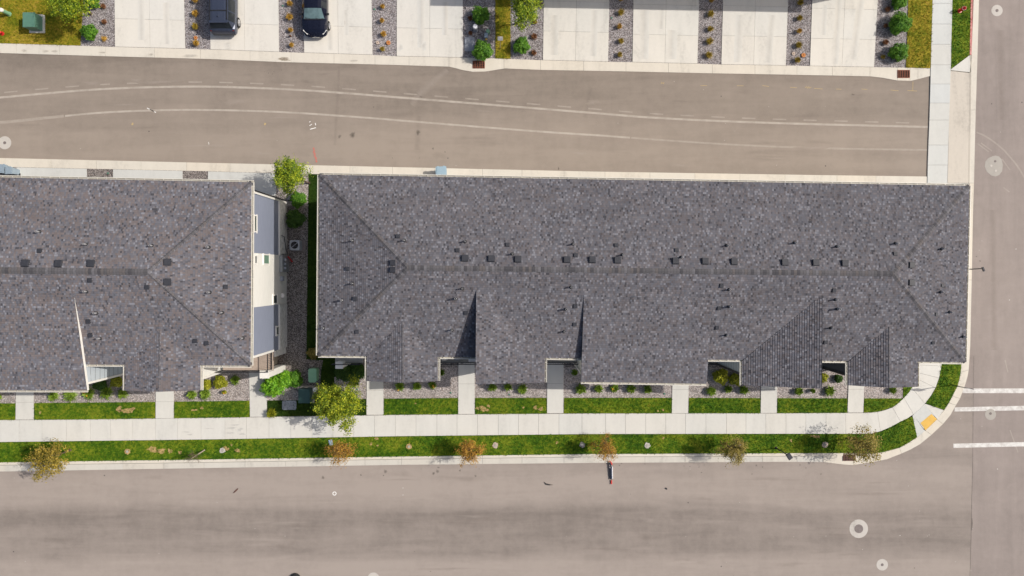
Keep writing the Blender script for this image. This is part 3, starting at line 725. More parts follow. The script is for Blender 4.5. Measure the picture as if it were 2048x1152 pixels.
# bare worn patches in the lawns
def blob(mb, px, py, rx, ry, z, n=22, jit=0.45, seed=0):
    r = random.Random(seed); c = P(px, py, z); ring = []
    ph = [r.uniform(0, 6.28) for _ in range(4)]
    for i in range(n):
        t = 2 * math.pi * i / n
        q = 1 + jit * (0.5 * math.sin(2 * t + ph[0]) + 0.35 * math.sin(3 * t + ph[1]) + 0.3 * math.sin(5 * t + ph[2]) + 0.25 * math.sin(8 * t + ph[3])) + r.uniform(-.12, .12)
        ring.append((c.x + rx / S * q * math.cos(t), c.y + ry / S * q * math.sin(t)))
    for i in range(n):
        mb.poly([(c.x, c.y, z), (*ring[i], z), (*ring[(i + 1) % n], z)], [(0, 0), (1, 0), (1, 0)])
mb = MB()
for i, (x, y, a, b) in enumerate([(238, 818, 6, 5), (256, 821, 12, 6), (80, 825, 2, 3), (404, 816, 3, 3), (388, 820, 6, 2), (305, 899, 11, 5), (322, 902, 10, 4), (340, 902, 4, 5), (360, 905, 3, 4), (452, 897, 6, 4), (967, 818, 9, 5), (977, 812, 3, 3), (956, 817, 5, 3),
                                  (1071, 815, 3, 5), (1082, 818, 4, 4), (1047, 815, 2, 2), (831, 807, 1.5, 1.5), (1326, 820, 2, 2), (1316, 822, 1.5, 1.5), (753, 877, 5, 2), (742, 888, 2.5, 2.5), (755, 891, 2, 2), (1114, 885, 2.5, 2.5), (1327, 876, 2.5, 2), (1582, 881, 2.5, 2.5), (1632, 873, 8, 3), (463, 890, 2, 2), (475, 901, 6, 3)]):
    blob(mb, x, y, a, b, 0.165, seed=i)
o = mb.build('bare_soil', MT['soil']); tag(o, kind='structure')

# ---------------- markings and marks on the roads
def on_road(name, mb, key):
    """marks take the texture of the road they lie on"""
    for i, f in enumerate(mb.f):
        c = sum((Vector(mb.v[k]) for k in f), Vector()) / len(f)
        mb.mi[i] = 2 if (c.x > 33.4 and c.y > -9) or c.x > 34.2 else (0 if c.y > 0 else 1)
    return tag(mb.build(name, MT[key]), kind='structure')
def line(mb, p, q, w, z=0.004):
    a = P(*p, z); b = P(*q, z); d = (b - a).normalized(); s = Vector((-d.y, d.x, 0)) * (w / S / 2)
    mb.poly([a + s, a, b, b + s], [(1, 0), (0, 0), (0, 0), (1, 0)]); mb.poly([a, a - s, b - s, b], [(0, 0), (1, 0), (1, 0), (0, 0)])
def curve(mb, tab, x0, x1, w, z=0.004, step=20):
    xs = xr(x0, x1, step)
    # catmull through the table
    def f(x):
        i = 0
        while i < len(tab) - 2 and x > tab[i + 1][0]: i += 1
        p0 = tab[max(i - 1, 0)]; p1 = tab[i]; p2 = tab[i + 1]; p3 = tab[min(i + 2, len(tab) - 1)]
        m1 = (p2[1] - p0[1]) / (p2[0] - p0[0]); m2 = (p3[1] - p1[1]) / (p3[0] - p1[0])
        hh = p2[0] - p1[0]; t = (x - p1[0]) / hh
        return (2 * t**3 - 3 * t**2 + 1) * p1[1] + (t**3 - 2 * t**2 + t) * hh * m1 + (-2 * t**3 + 3 * t**2) * p2[1] + (t**3 - t**2) * hh * m2
    for a, b in zip(xs, xs[1:]):
        for sg in (1, -1): mb.poly([P(a, f(a) + sg * w / 2, z), P(b, f(b) + sg * w / 2, z), P(b, f(b), z), P(a, f(a), z)], [(1, 0), (1, 0), (0, 0), (0, 0)])
    return f
T1 = [(-420, 225), (0, 195), (100, 186), (200, 178.5), (300, 174.5), (400, 173.2), (500, 175.5), (600, 180), (700, 187), (800, 195), (900, 203), (1000, 211), (1100, 219), (1200, 227), (1300, 235), (1450, 242.5), (1600, 247.5), (1857, 254)]
T2 = [(-420, 275), (0, 245), (100, 235), (200, 225.5), (300, 221), (400, 219.8), (550, 223.5), (700, 233), (850, 245), (1000, 257), (1100, 264.5), (1200, 271), (1350, 282), (1500, 291), (1650, 296.5), (1855, 300)]
mb = MB(); f1 = curve(mb, T1, -300, 1857, 5.0); on_road('wheel_track', mb, 'dust')
mb = MB()
x = 8.0
while x < 1840:
    curve(mb, [(a, b - 9.5 + 0.0012 * a) for a, b in T1], x, x + 27, 3.4, 0.004, 9); x += 61.5
on_road('wheel_track', mb, 'dust2')
mb = MB(); f2 = curve(mb, T2, 130, 1260, 4.6); on_road('wheel_track', mb, 'dust')
mb = MB(); curve(mb, T2, -300, 128, 7); curve(mb, T2, 1262, 1855, 4.5)
x = 1660.0
while x < 1840: curve(mb, T2, x, x + 26, 5, 0.0055, 9); x += 63
on_road('wheel_track', mb, 'dust2')
mb = MB()
arc = [(1953, 264.5), (1962, 268), (1972, 273), (1984, 281), (1996, 290), (2008, 300.5), (2020, 314), (2031, 327), (2040, 340), (2055, 366), (2068, 395), (2080, 430), (2088, 480)]
for a, b in zip(arc, arc[1:]): line(mb, a, b, 4)
for a, b in (((1955, 287), (1978, 304)), ((1962, 286), (1984, 302)), ((2004, 318), (2020, 340))): line(mb, a, b, 3)
for a, b in (((2007, 375), (2019, 384)), ((2010, 720), (2016, 745)), ((2020, 860), (2036, 905))): line(mb, a, b, 3)
on_road('wheel_track', mb, 'dust2')
# crosswalk and stop bar
for pl in ([(1925, 777), (2600, 776), (2600, 786), (1925, 786.2)], [(1909.5, 814.7), (2046, 811.6), (2600, 802), (2600, 812), (2046, 820.6), (1909, 823)], [(1906.8, 887.4), (2600, 871), (2600, 881), (1906.8, 895.8)]):
    mb = MB(); q = pts(pl, .006); mb.poly(q[::-1], [(0, 0)] * len(q)); on_road('crosswalk_line', mb, 'roadwhite')
# spray, chalk and stains
mb = MB()
line(mb, (294, 216), (312, 225), 1.5)
line(mb, (620, 254.5 + 4), (632, 255.3), 1.6); line(mb, (619, 251.5), (624, 248), 1.3); line(mb, (630.5, 246), (631.5, 250.5), 1.6); line(mb, (618.5, 244.5), (621, 242.5), 1.2); line(mb, (417, 284), (418, 289), 1)
tag(mb.build('chalk_marks', MT['chalk']), kind='structure')
mb = MB()
for i in range(46):
    x = rnd.uniform(0, 1250); y = f1(x) + rnd.uniform(-14, 70)
    if y < 320: blob(mb, x, y, rnd.uniform(.2, .9), rnd.uniform(.15, .35), .0080 + i * .00003, 7, .6, i)
for x, y, r in ((1995, 938, 1.8), (1800, 1071, 1.4), (1858, 1070, 1.1), (806, 976, 1.2), (806, 990, 1.2), (1725, 1099, 1.2), (1113, 898, 1.6), (2019, 600, 1.6), (2032, 498, 1.8)): blob(mb, x, y, r, r * .8, .004, 8, .3, int(x))
on_road('pale_grit', mb, 'grit')
mb = MB()
for i in range(9): blob(mb, 627 + 0.75 * i + rnd.uniform(-1, 1), 297 + 3.3 * i, 2.2, 2.0, .0090 + i * .0001, 9, .4, i)
on_road('spray_marks', mb, 'redspray')
mb = MB()
for a, b in (((1322, 164), (1328, 168)), ((1322, 167), (1329, 165)), ((1401, 171), (1414, 171)), ((1474, 171.5), (1487, 171.5)), ((1525, 171), (1538, 173)), ((1580, 174.5), (1594, 175.5)), ((1628, 176.5), (1645, 178)), ((1672, 178), (1683, 178.5)), ((1723, 178), (1735, 179)), ((1781, 180), (1797, 181.5)), ((1815, 181), (1834, 182)), ((1826, 163), (1825.5, 181))):
    line(mb, a, b, 1.1)
x = 1610
for a, b in ((0, 0), (3, -2), (5, 1), (7, -2), (10, 1)):
    line(mb, (1610 + a, 174 + b), (1613 + a, 175.5 - b), 1.2)
for x, y in ((265, 248), (530, 248)): blob(mb, x, y, 3, 2.5, .004, 10, .4, x)
on_road('spray_marks', mb, 'yspray')
mb = MB()
blob(mb, 705, 270, 6, 8, .004, 22, .25, 1); blob(mb, 679, 273, 4, 4, .004, 16, .4, 2)
for x, y, a, b in ((646, 955, 4, 3.5), (722, 950, 2.2, 1.8), (771, 943, 3.5, 5), (767, 951, 1.8, 1.5), (875, 943, 3.2, 5), (867, 947, 3, 4), (877, 935, 2.5, 2), (920, 941, 2, 3), (951, 952, 3, 2.5), (1117, 337, 2, 3.5), (1706, 189, 4, 2), (1953, 513, 1.6, 1.6), (1960, 522, 2, 2), (1600, 930, 2, 1.8), (1612, 936, 1.5, 1.5), (1642, 948, 2, 2), (1243, 927, 1.6, 1.6), (1239, 931, 1.6, 2), (1403, 945, 2, 1.3), (1398, 934, 1.3, 1.6), (1368, 932, 1.1, 1.3), (1513, 931, 2.5, 2), (1525, 934, 1.3, 1.8), (1504, 948, 1.5, 1.5), (1829, 1136, 2, 1.4), (829, 1103, 1.4, 1), (861, 1143, 1.4, 1.2), (836, 265, 4, 10), (866, 297, 3, 2.5), (890, 304, 2, 1.5), (839, 316, 1.2, 1), (785, 316, 1.3, 1.2), (1290, 928, 1.4, 1.0), (1380, 933, 1, 1.4)):
    blob(mb, x, y, a, b, .0045, 14, .4, int(x * 7 + y))
for x in range(393, 530, 17): blob(mb, x, 126 + 0.13 * (x - 393), .8, .7, .004, 8, .3, x)
for x, y in ((537, 146), (545, 148), (548, 143), (563, 140), (570, 130)): blob(mb, x, y, 1.1, 1, .004, 8, .3, x)
for x, y, a, b in ((1250, 1015, 0, 0),): pass
on_road('oil_stains', mb, 'darkstain')
mb = MB()
for p, q, w in (((678, 132), (676, 190), 8), ((676, 190), (672, 245), 9), ((672, 245), (670, 290), 8), ((838, 232), (834, 300), 14), ((1182, 175), (1170, 235), 14), ((2000, 60), (2004, 240), 20), ((1985, 420), (1988, 700), 16)): line(mb, p, q, w, .00385)
for i in range(26):
    x = rnd.uniform(20, 1800); y = rnd.uniform(945, 1140); blob(mb, x, y, rnd.uniform(20, 70), rnd.uniform(3, 8), .0012 + i * .00009, 18, .5, 300 + i)
for i in range(22):
    x = rnd.uniform(20, 1830); y = interp(NK_BOT, x) + rnd.uniform(12, 190); blob(mb, x, y, rnd.uniform(14, 50), rnd.uniform(3, 8), .0012 + i * .00009, 18, .5, 400 + i)
on_road('road_scuffs', mb, 'scuff')
mb = MB()
for p, q, w in (((895, 140), (865, 164), 14), ((865, 164), (838, 190), 20), ((838, 190), (824, 210), 14)): line(mb, p, q, w, .0035)
for i in range(30):
    x = rnd.uniform(20, 1900); y = rnd.uniform(940, 1145); blob(mb, x, y, rnd.uniform(20, 70), rnd.uniform(2, 7), .0042 + i * .00007, 18, .5, 500 + i)
for i in range(14):
    x = rnd.uniform(20, 1830); y = interp(NK_BOT, x) + rnd.uniform(12, 190); blob(mb, x, y, rnd.uniform(14, 50), rnd.uniform(2, 6), .0068 + i * .00007, 18, .5, 600 + i)
on_road('pale_wear', mb, 'paleworn')
mb = MB(); blob(mb, 568, 118, 14, 4, .0395, 26, .35, 5)
for x, y, a, b in ((48, 101.5, 7.5, 3.3), (91, 102.5, 7, 3), (109, 102.5, 7, 3), (302, 109, 6, 2.5), (380, 111.5, 18, 3.6), (708, 121.5, 9, 2.5), (205, 105, 9, 2)): pass
tag(mb.build('wet_stain', MT['wet']), kind='structure')
mb = MB()
for x, y, a, b in ((48, 101.5, 7.5, 3.3), (91, 102.5, 7, 3), (109, 102.5, 7, 3), (302, 109, 6, 2.5), (380, 111.5, 17, 3.4), (708, 121.5, 9, 2.5), (205, 105, 9, 2)): blob(mb, x, y, a, b, .0395, 20, .12, int(x))
for x, y, a, b in ((848, 92, 6, 9), (801, 95, 5, 8)): blob(mb, x, y, a, b, .0645, 20, .2, int(x))
for x, y, a, b in ((690, 45, 2, 8), (455, 92, 6, 3)): blob(mb, x, y, a, b, .0645, 20, .3, int(x))
for i, (x, y, a, b) in enumerate([(463, 856, 12, 2), (470, 850, 9, 2), (480, 859, 6, 4), (485, 868, 6, 3), (460, 866, 8, 2), (372, 864, 12, 1), (380, 869, 9, 1.5), (418, 857, 10, 1)]): blob(mb, x, y, a, b, .1545, 20, .6, i)
for i, f in enumerate(mb.f): z = mb.v[f[0]][2]; mb.mi[i] = 0 if z < .05 else (1 if z < .1 else 2)
tag(mb.build('water_stains', MT['cstain']), kind='structure')
mb = MB()
for k, (x0, y0, x1, y1, w) in enumerate([(282, 0, 283, 80, 14), (332, 5, 334, 88, 12), (455, 85, 456, 99, 16), (660, 50, 661, 100, 12), (692, 20, 693, 70, 9), (842, 0, 842, 95, 14), (890, 4, 890, 70, 12), (1110, 30, 1108, 110, 16), (1190, 20, 1186, 112, 14), (1290, 20, 1288, 118, 18), (1345, 60, 1343, 118, 20), (1325, 18, 1322, 58, 10), (1480, 30, 1475, 124, 16), (1545, 30, 1536, 125, 14), (1678, 0, 1670, 128, 13), (1722, 0, 1706, 118, 15), (1650, 10, 1647, 70, 10)]):
    line(mb, (x0, y0), (x1, y1), w, .0622 + k * .00005)
tag(mb.build('driveway_wear', MT['dtrack']), kind='structure')
# crescent and dark lump lying on the street
# ------------------------------------------------------------------ townhouse rows
HE, HR = 7.2, 9.1
def plane3(a, b, c):
    n = (b - a).cross(c - a).normalized()
    if n.z < 0: n = -n
    return n, n.dot(a)
def on_plane(px, py, pl, lift=0.0):
    n, d = pl; C = Vector((0, 0, H)); D = P(px, py, 0) - C
    return C + D * ((d + lift - n.dot(C)) / n.dot(D))
def uvpoly(mb, p, m=0, nrm=None):
    n = Vector((0, 0, 0))
    for i in range(1, len(p) - 1): n += (p[i] - p[0]).cross(p[i + 1] - p[0])
    if n.z < 0: p = p[::-1]; n = -n
    n.normalize()
    e = Vector((0, 0, 1)).cross(n)
    if e.length < 1e-4: e = Vector((1, 0, 0))
    e.normalize(); s = n.cross(e)
    mb.poly(p, [(q.dot(e), q.dot(s)) for q in p], m)
ROW, BUTT = 0.145, 0.023
def shingled(mb, p, m=0):
    """a roof plane laid in courses: each strip tilts up to a butt edge over the course below"""
    n = Vector((0, 0, 0))
    for i in range(1, len(p) - 1): n += (p[i] - p[0]).cross(p[i + 1] - p[0])
    if n.z < 0: p = p[::-1]; n = -n
    n.normalize(); e = Vector((0, 0, 1)).cross(n).normalized(); sl = n.cross(e)
    q = [(a.dot(e), a.dot(sl), a.dot(n)) for a in p]
    v0 = min(a[1] for a in q); v1 = max(a[1] for a in q)
    def clip(poly, v, keep_above):
        out = []
        for i in range(len(poly)):
            a, b = poly[i], poly[(i + 1) % len(poly)]
            ia = (a[1] >= v) if keep_above else (a[1] <= v); ib = (b[1] >= v) if keep_above else (b[1] <= v)
            if ia: out.append(a)
            if ia != ib:
                t = (v - a[1]) / (b[1] - a[1]); out.append(tuple(a[k] + (b[k] - a[k]) * t for k in range(3)))
        return out
    for k in range(math.floor(v0 / ROW), math.ceil(v1 / ROW)):
        lo, hi = k * ROW, (k + 1) * ROW
        c = clip(clip(q, lo, True), hi, False)
        if len(c) < 3: continue
        pt = lambda a, h: e * a[0] + sl * a[1] + n * (a[2] + h)
        hgt = lambda a: BUTT * (1 - (a[1] - lo) / ROW)
        mb.poly([pt(a, hgt(a)) for a in c], [(a[0], a[1] + 1e-4) for a in c], m)
        low = [a for a in c if abs(a[1] - lo) < 1e-5]
        if len(low) >= 2:
            a, b = min(low), max(low)
            mb.poly([pt(a, -.004), pt(b, -.004), pt(b, BUTT), pt(a, BUTT)], [(a[0], lo + .001), (b[0], lo + .001), (b[0], lo + .002), (a[0], lo + .002)], m)
def cap(mb, a, b, w=0.34, drop=0.06, lift=0.035, arch=False):
    d = (b - a); L = d.length; d.normalize(); s = Vector((d.y, -d.x, 0)).normalized()
    n = 1
    u0 = a.x * 1.7 + a.y
    A = [a + Vector((0, 0, lift)), b + Vector((0, 0, lift))]
    for sg in (1, -1):
        q = [A[0], A[1], b + s * (w / 2 * sg) + Vector((0, 0, lift - drop)), a + s * (w / 2 * sg) + Vector((0, 0, lift - drop))]
        uv = [(u0, 0), (u0 + L, 0), (u0 + L, w / 2), (u0, w / 2)]
        if sg > 0: q = q[::-1]; uv = uv[::-1]
        mb.poly(q, uv)
        # the outer edge has the thickness of the cap shingle
        e = [q[2], q[3]] if sg < 0 else [q[0], q[1]]
        mb.poly([e[0], e[1], e[1] - Vector((0, 0, .03)), e[0] - Vector((0, 0, .03))], [(u0, 0)] * 4)
def gutter(mb, a, b, out, z=None, step=0.61, w=0.12):
    """open trough from a to b; out = unit vector away from the wall"""
    d = (b - a); L = d.length; d.normalize(); out = Vector(out)
    up = Vector((0, 0, 1))
    def bx(o0, o1, z0, z1, m):
        p = [a + out * o0 + up * z0, b + out * o0 + up * z0, b + out * o1 + up * z0, a + out * o1 + up * z0]
        q = [v + up * (z1 - z0) for v in p]
        mb.faces(p + q, [(0, 1, 2, 3), (4, 5, 6, 7), (0, 1, 5, 4), (1, 2, 6, 5), (2, 3, 7, 6), (3, 0, 4, 7)], m)
    bx(0.0, w, -0.13, -0.115, 1)
    bx(w - 0.022, w + 0.012, -0.115, -0.012, 0)
    bx(0.0, 0.012, -0.115, -0.02, 0)
    n = int(L / step)
    for i in range(n + 1):
        c = a + d * (L * (i + 0.5) / (n + 1)) + out * (w / 2) + up * -0.018
        mb.box(c, (0.028, w, 0.012), rz=math.atan2(d.y, d.x), m=0)
def wall(mb, a, b, z0, z1, m=0, t=0.0):
    a = Vector(a); b = Vector(b)
    mb.poly([(a.x, a.y, z0), (b.x, b.y, z0), (b.x, b.y, z1), (a.x, a.y, z1)], None, m)

def box_vent(parent, p, pl, size=0.42):
    n = pl[0]; e = Vector((0, 0, 1)).cross(n).normalized(); s = n.cross(e)
    mb = MB(); w = size / 2
    def q(u, v, z): return p + e * u + s * v + n * z
    fl = w * 1.06
    mb.faces([q(-fl, -fl, .012), q(fl, -fl, .012), q(fl, fl, .012), q(-fl, fl, .012), q(-fl, -fl, 0), q(fl, -fl, 0), q(fl, fl, 0), q(-fl, fl, 0)],
             [(0, 1, 2, 3), (0, 1, 5, 4), (1, 2, 6, 5), (2, 3, 7, 6), (3, 0, 4, 7)])
    h0, h1 = size * 0.46, size * 0.30
    i = w * 0.86
    # slant-back hood with a dark louvred throat below its lip
    mb.faces([q(-i, -i, .012), q(i, -i, .012), q(i, i, .012), q(-i, i, .012), q(-i, -i, h0 * .55), q(i, -i, h0 * .55), q(i, i, h1 * .7), q(-i, i, h1 * .7)],
             [(0, 1, 5, 4), (1, 2, 6, 5), (2, 3, 7, 6), (3, 0, 4, 7)], 1)
    mb.faces([q(-w, -w, h0 * .5), q(w, -w, h0 * .5), q(w, w, h1 * .55), q(-w, w, h1 * .55), q(-w * .9, -w * .9, h0), q(w * .9, -w * .9, h0), q(w * .9, w * .9, h1), q(-w * .9, w * .9, h1)],
             [(0, 1, 5, 4), (1, 2, 6, 5), (2, 3, 7, 6), (3, 0, 4, 7), (4, 5, 6, 7)])
    return mb.build('roof_vent', [MT['vent'], MT['vent_dark']], parent)
def pipe_vent(parent, p, r=0.05, h=0.42):
    mb = MB()
    mb.lathe(p + Vector((0, 0, -0.04)), [(0.115, 0), (0.115, 0.05), (0.08, 0.09), (r + 0.015, 0.15), (r + 0.015, 0.17)], 10, 0, top=False)
    mb.lathe(p, [(r, 0), (r, h)], 10, 1, top=False)
    mb.lathe(p, [(r * .72, h - 0.05)], 10, 2, top=True)
    mb.lathe(p + Vector((0, 0, h)), [(r, 0), (r * .75, 0.0), (r * .72, -0.06)], 10, 1, top=False)
    return mb.build('vent_pipe', [MT['pipe'], MT['pipe_grey'], MT['vent_dark']], parent)

def window(parent, c, wid, hgt, face, glass='glass', fw=0.07):
    """c: middle of the window on the wall; face: unit vector the wall looks along"""
    f = Vector(face); s = Vector((-f.y, f.x, 0)); up = Vector((0, 0, 1)); c = Vector(c)
    mb = MB()
    R = Matrix((s, f, up)).transposed()
    for du, dv, sw, sh in ((0, hgt / 2, wid + fw * 2, fw), (0, -hgt / 2, wid + fw * 2.6, fw), (-wid / 2, 0, fw, hgt - fw), (wid / 2, 0, fw, hgt - fw)):
        mb.box(c + s * du + up * dv + f * 0.04, (sw, 0.08, sh), M=R)
    fr = mb.build('window', MT['white'], parent)
    mb = MB(); mb.box(c + f * 0.015, (wid - fw * .6, 0.03, hgt - fw * .6), M=R)
    mb.build('pane', MT[glass], fr)
    return fr
def balcony(parent, x0, x1, y0, y1, mat='deck_grey', sides=(), zt=3.0, y0b=None):
    """deck between plan pixels, railing along its street side"""
    a, b = G(x0, y0), G(x1, y1)
    mb = MB(); mb.prism([(a.x, a.y), (b.x, a.y), (b.x, b.y), (a.x, b.y)], zt - 0.22, zt, bottom=True)
    mb.build('balcony_deck', MT[mat], parent)
    mb = MB()
    def run(p, q):
        p = Vector((p.x, p.y, 0)); q = Vector((q.x, q.y, 0))
        for z, w in ((zt + 1.0, .055), (zt + .1, .04)):
            mb.bar(p + Vector((0, 0, z)), q + Vector((0, 0, z)), w, .035)
        L = (q - p).length; n = max(2, int(L / 0.115))
        for i in range(n + 1):
            c = p + (q - p) * (i / n); w = .05 if i % 14 == 0 else .018
            mb.box((c.x, c.y, zt + .53), (w, w, 1.0))
    run(G(x0, y1 - 1), G(x1, y1 - 1))
    if 'east' in sides: run(G(x1 - 1, y0), G(x1 - 1, y1 - 2))
    mb.build('railing', MT['black'], parent)

def hip_roof(parent, NW, NE, SE, SW, RW, RE, mat, west_hip=True, east_hip=True):
    mb = MB()
    shingled(mb, [NW, NE, RE, RW]); shingled(mb, [SW, SE, RE, RW])
    if east_hip: shingled(mb, [NE, SE, RE])
    if west_hip: shingled(mb, [NW, SW, RW])
    roof = mb.build('roof', MT[mat], parent)
    mb = MB(); ring = [NW, NE, SE, SW]; dz = Vector((0, 0, .2))
    for i in range(4):
        p, q = ring[i], ring[(i + 1) % 4]
        mb.poly([p - Vector((0, 0, .004)), q - Vector((0, 0, .004)), q - dz, p - dz])
    mb.poly([p - dz for p in ring]); mb.build('fascia', MT['white'], parent)
    return roof

def gable_bay(parent, S, FL, RF, FR, apex, VL, VR, mat, wl=None, wr=None, gl=True, gr=True, wcol='side_white', inset=0.3):
    """street-side bay under a gable; pixel corners; side walls take wl / wr (material keys)"""
    A = on_plane(*apex, S); hb = A.z
    fl, fr, rf = P(*FL, HE), P(*FR, HE), P(*RF, hb); vl, vr = P(*VL, HE), P(*VR, HE)
    A2 = A + Vector((0, 0.25, 0.0))
    mb = MB(); lift = Vector((0, 0, .012))
    shingled(mb, [fl + lift, rf + lift, A + lift, vl + lift]); shingled(mb, [fr + lift, rf + lift, A + lift, vr + lift])
    mb.build('bay_roof', MT[mat], parent)
    mb = MB(); dz = Vector((0, 0, .2))
    for p, q in ((fl, rf), (rf, fr), (vl, fl), (fr, vr)): mb.poly([p, q, q - dz, p - dz])
    mb.poly([fl - dz, rf - dz, A - dz, vl - dz]); mb.poly([fr - dz, rf - dz, A - dz, vr - dz])
    mb.build('bay_fascia', MT['white'], parent)
    mb = MB(); cap(mb, A2, rf, 0.3, 0.08); mb.build('ridge_cap', MT['cap'], parent)
    for p, q, s in ((fl, vl, -1), (fr, vr, 1)):
        mb = MB(); gutter(mb, p, q, (s, 0, 0)); mb.build('bay_gutter', [MT['gutter'], MT['gutter_in']], parent)
    yf = max(fl.y, fr.y) + 0.55; yb = vl.y + 1.3
    xl, xr_ = max(fl.x, vl.x) + inset, min(fr.x, vr.x) - inset
    mats = [MT[wl or wcol], MT[wr or wcol], MT[wcol]]
    mb = MB()
    wall(mb, (xl, yb, 0), (xl, yf, 0), .08, HE - .1, 0); wall(mb, (xr_, yf, 0), (xr_, yb, 0), .08, HE - .1, 1)
    sl = (hb - HE) / (rf.x - fl.x)
    mb.poly([(xl, yf, .08), (xr_, yf, .08), (xr_, yf, HE - .1), (rf.x, yf, hb - .25), (xl, yf, HE - .1)], None, 2)
    mb.build('bay_wall', mats, parent)
    # corner boards
    for x in (xl, xr_):
        mb = MB(); mb.box((x, yf, (.08 + HE - .15) / 2), (.13, .13, HE - .25))
        mb.build('corner_board', MT['white'] if wcol != 'side_char' else MT['black'], parent)
    cx = (xl + xr_) / 2
    for z in (1.9, 5.2): window(parent, (cx, yf, z), 1.4, 1.4, (0, -1, 0))
    return xl, xr_, yf

# ======================= the long row
R = empty('townhouse_row', (12, -1, 0), 'long grey-shingled townhouse row with three peaked street bays, standing on the street corner', 'townhouse')
NW, NE, SE, SW = P(638.8, 349.3, HE), P(1938.5, 371.3, HE), P(1930.5, 724.3, HE), P(636, 711.0, HE)
RW, RE = P(815, 535.5, HR), P(1787, 547.5, HR)
hip_roof(R, NW, NE, SE, SW, RW, RE, 'roof')
SN = plane3(NW, NE, (RW + RE) / 2); SS = plane3(SW, SE, (RW + RE) / 2); SE_ = plane3(NE, SE, RE); SWp = plane3(NW, SW, RW)
for a, b, w in ((RW, RE, .32), (RW, NW, .28), (RW, SW, .28), (RE, NE, .28), (RE, SE, .28)):
    mb = MB(); cap(mb, a, b, w, .06 if w > .3 else .05); mb.build('ridge_cap', MT['cap'], R)
GM = [MT['gutter'], MT['gutter_in']]
def run(parent, a, b, out):
    mb = MB(); gutter(mb, a, b, out); mb.build('gutter', GM, parent)
UPN = lambda a, b: (b - a).cross(Vector((0, 0, -1))).normalized()
run(R, NW, NE, UPN(NW, NE)); run(R, NW, SW, (-1, 0, 0)); run(R, NE, SE, (1, 0, 0))
def at_s(x):
    """street-side eave of the long row at photo column x"""
    t = (P(x, 717, HE).x - SW.x) / (SE.x - SW.x); return SW.lerp(SE, t)
for x0, x1 in ((636, 732), (879, 950), (1092, 1164), (1416, 1481), (1645, 1693), (1838.5, 1930.5)):
    run(R, at_s(x0), at_s(x1), (0, -1, 0))
# outside walls set back under the eaves
mb = MB(); i = 0.32
w4 = [NW + Vector((i, -i - .2, 0)), NE + Vector((-i, -i - .2, 0)), SE + Vector((-i, i, 0)), SW + Vector((i, i, 0))]
for k in range(4): wall(mb, w4[k], w4[(k + 1) % 4], .05, HE - .205)
mb.build('wall', MT['side_white'], R)
# peaked bays
gable_bay(R, SS, (733.5, 762), (805, 765.5), (876, 762), (805, 644), (734, 713), (876, 715), 'roof', gl=True, gr=True)
gable_bay(R, SS, (1695.5, 770.5), (1778, 775.5), (1835.5, 773.5), (1778, 654), (1695.5, 724), (1835.5, 727), 'roof', wl='side_char', wcol='side_char')

def shed_bay(parent, S, high, low, mat, apex, HF, LF, VLow, wall_high, wall_low, trim='white', wcol='side_white'):
    """half gable: ridge edge high (apex->HF), falling to the eave (VLow->LF)"""
    A = on_plane(*apex, S); hb = A.z
    hf, lf, vl = P(*HF, hb), P(*LF, HE), P(*VLow, HE); lift = Vector((0, 0, .012))
    mb = MB(); shingled(mb, [hf + lift, lf + lift, vl + lift, A + lift]); mb.build('bay_roof', MT[mat], parent)
    sg = 1 if lf.x > hf.x else -1           # +1: falls towards +x
    # upright flank under the ridge edge, standing on the main roof
    n, d = S
    def zs(x, y): return (d - n.x * x - n.y * y) / n.z
    xw = hf.x + sg * 0.14
    ys = [A.y - 0.1 + (hf.y + 0.55 - A.y + 0.1) * t / 8 for t in range(9)]
    eave_y = vl.y + 0.0
    mb = MB()
    for y0, y1 in zip(ys, ys[1:]):
        b0 = max(zs(xw, y0) - .1, 0) if y0 > eave_y else .1; b1 = max(zs(xw, y1) - .1, 0) if y1 > eave_y else .1
        if y0 > eave_y >= y1: b1 = b0
        mb.poly([(xw, y0, b0), (xw, y1, b1), (xw, y1, hb - .13), (xw, y0, hb - .13)], None, 0)
    # the flank below the main eave carries on to the ground
    wall(mb, (xw, eave_y + 1.2, 0), (xw, hf.y + .55, 0), .08, HE - .1, 0)
    xo = lf.x - sg * 0.3; yf = hf.y + .55
    wall(mb, (xo, eave_y + 1.2, 0), (xo, yf, 0), .08, HE - .1, 1)
    mb.poly([(xw, yf, .08), (xo, yf, .08), (xo, yf, HE - .1), (xw, yf, hb - .16)], None, 2)
    mb.build('bay_wall', [MT[wall_high], MT[wall_low], MT[wcol]], parent)
    mb = MB(); dz = Vector((0, 0, .2))
    for p, q in ((A, hf), (hf, lf), (lf, vl)): mb.poly([p, q, q - dz, p - dz])
    mb.poly([hf - dz, lf - dz, vl - dz, A - dz]); mb.build('bay_fascia', MT[trim], parent)
    mb = MB(); gutter(mb, lf, vl, (sg, 0, 0)); mb.build('bay_gutter', [MT['gutter'], MT['gutter_in']], parent)
    mb = MB()
    mb.box((xo, yf, HE / 2), (.13, .13, HE - .25)); mb.build('corner_board', MT['white' if wcol == 'side_white' else 'black'], parent)
    for z in (1.9, 5.2): window(parent, ((xw + xo) / 2, yf, z), 1.4, 1.4, (0, -1, 0))
shed_bay(R, SS, None, None, 'roof', (952.5, 579), (951, 768.5), (1089.5, 765), (1090, 717), 'side_char', 'side_white', 'pipe')
shed_bay(R, SS, None, None, 'roof', (1645, 590), (1643.8, 777.5), (1484, 770.5), (1484, 722), 'side_char', 'side_teal', 'pipe', 'side_teal')

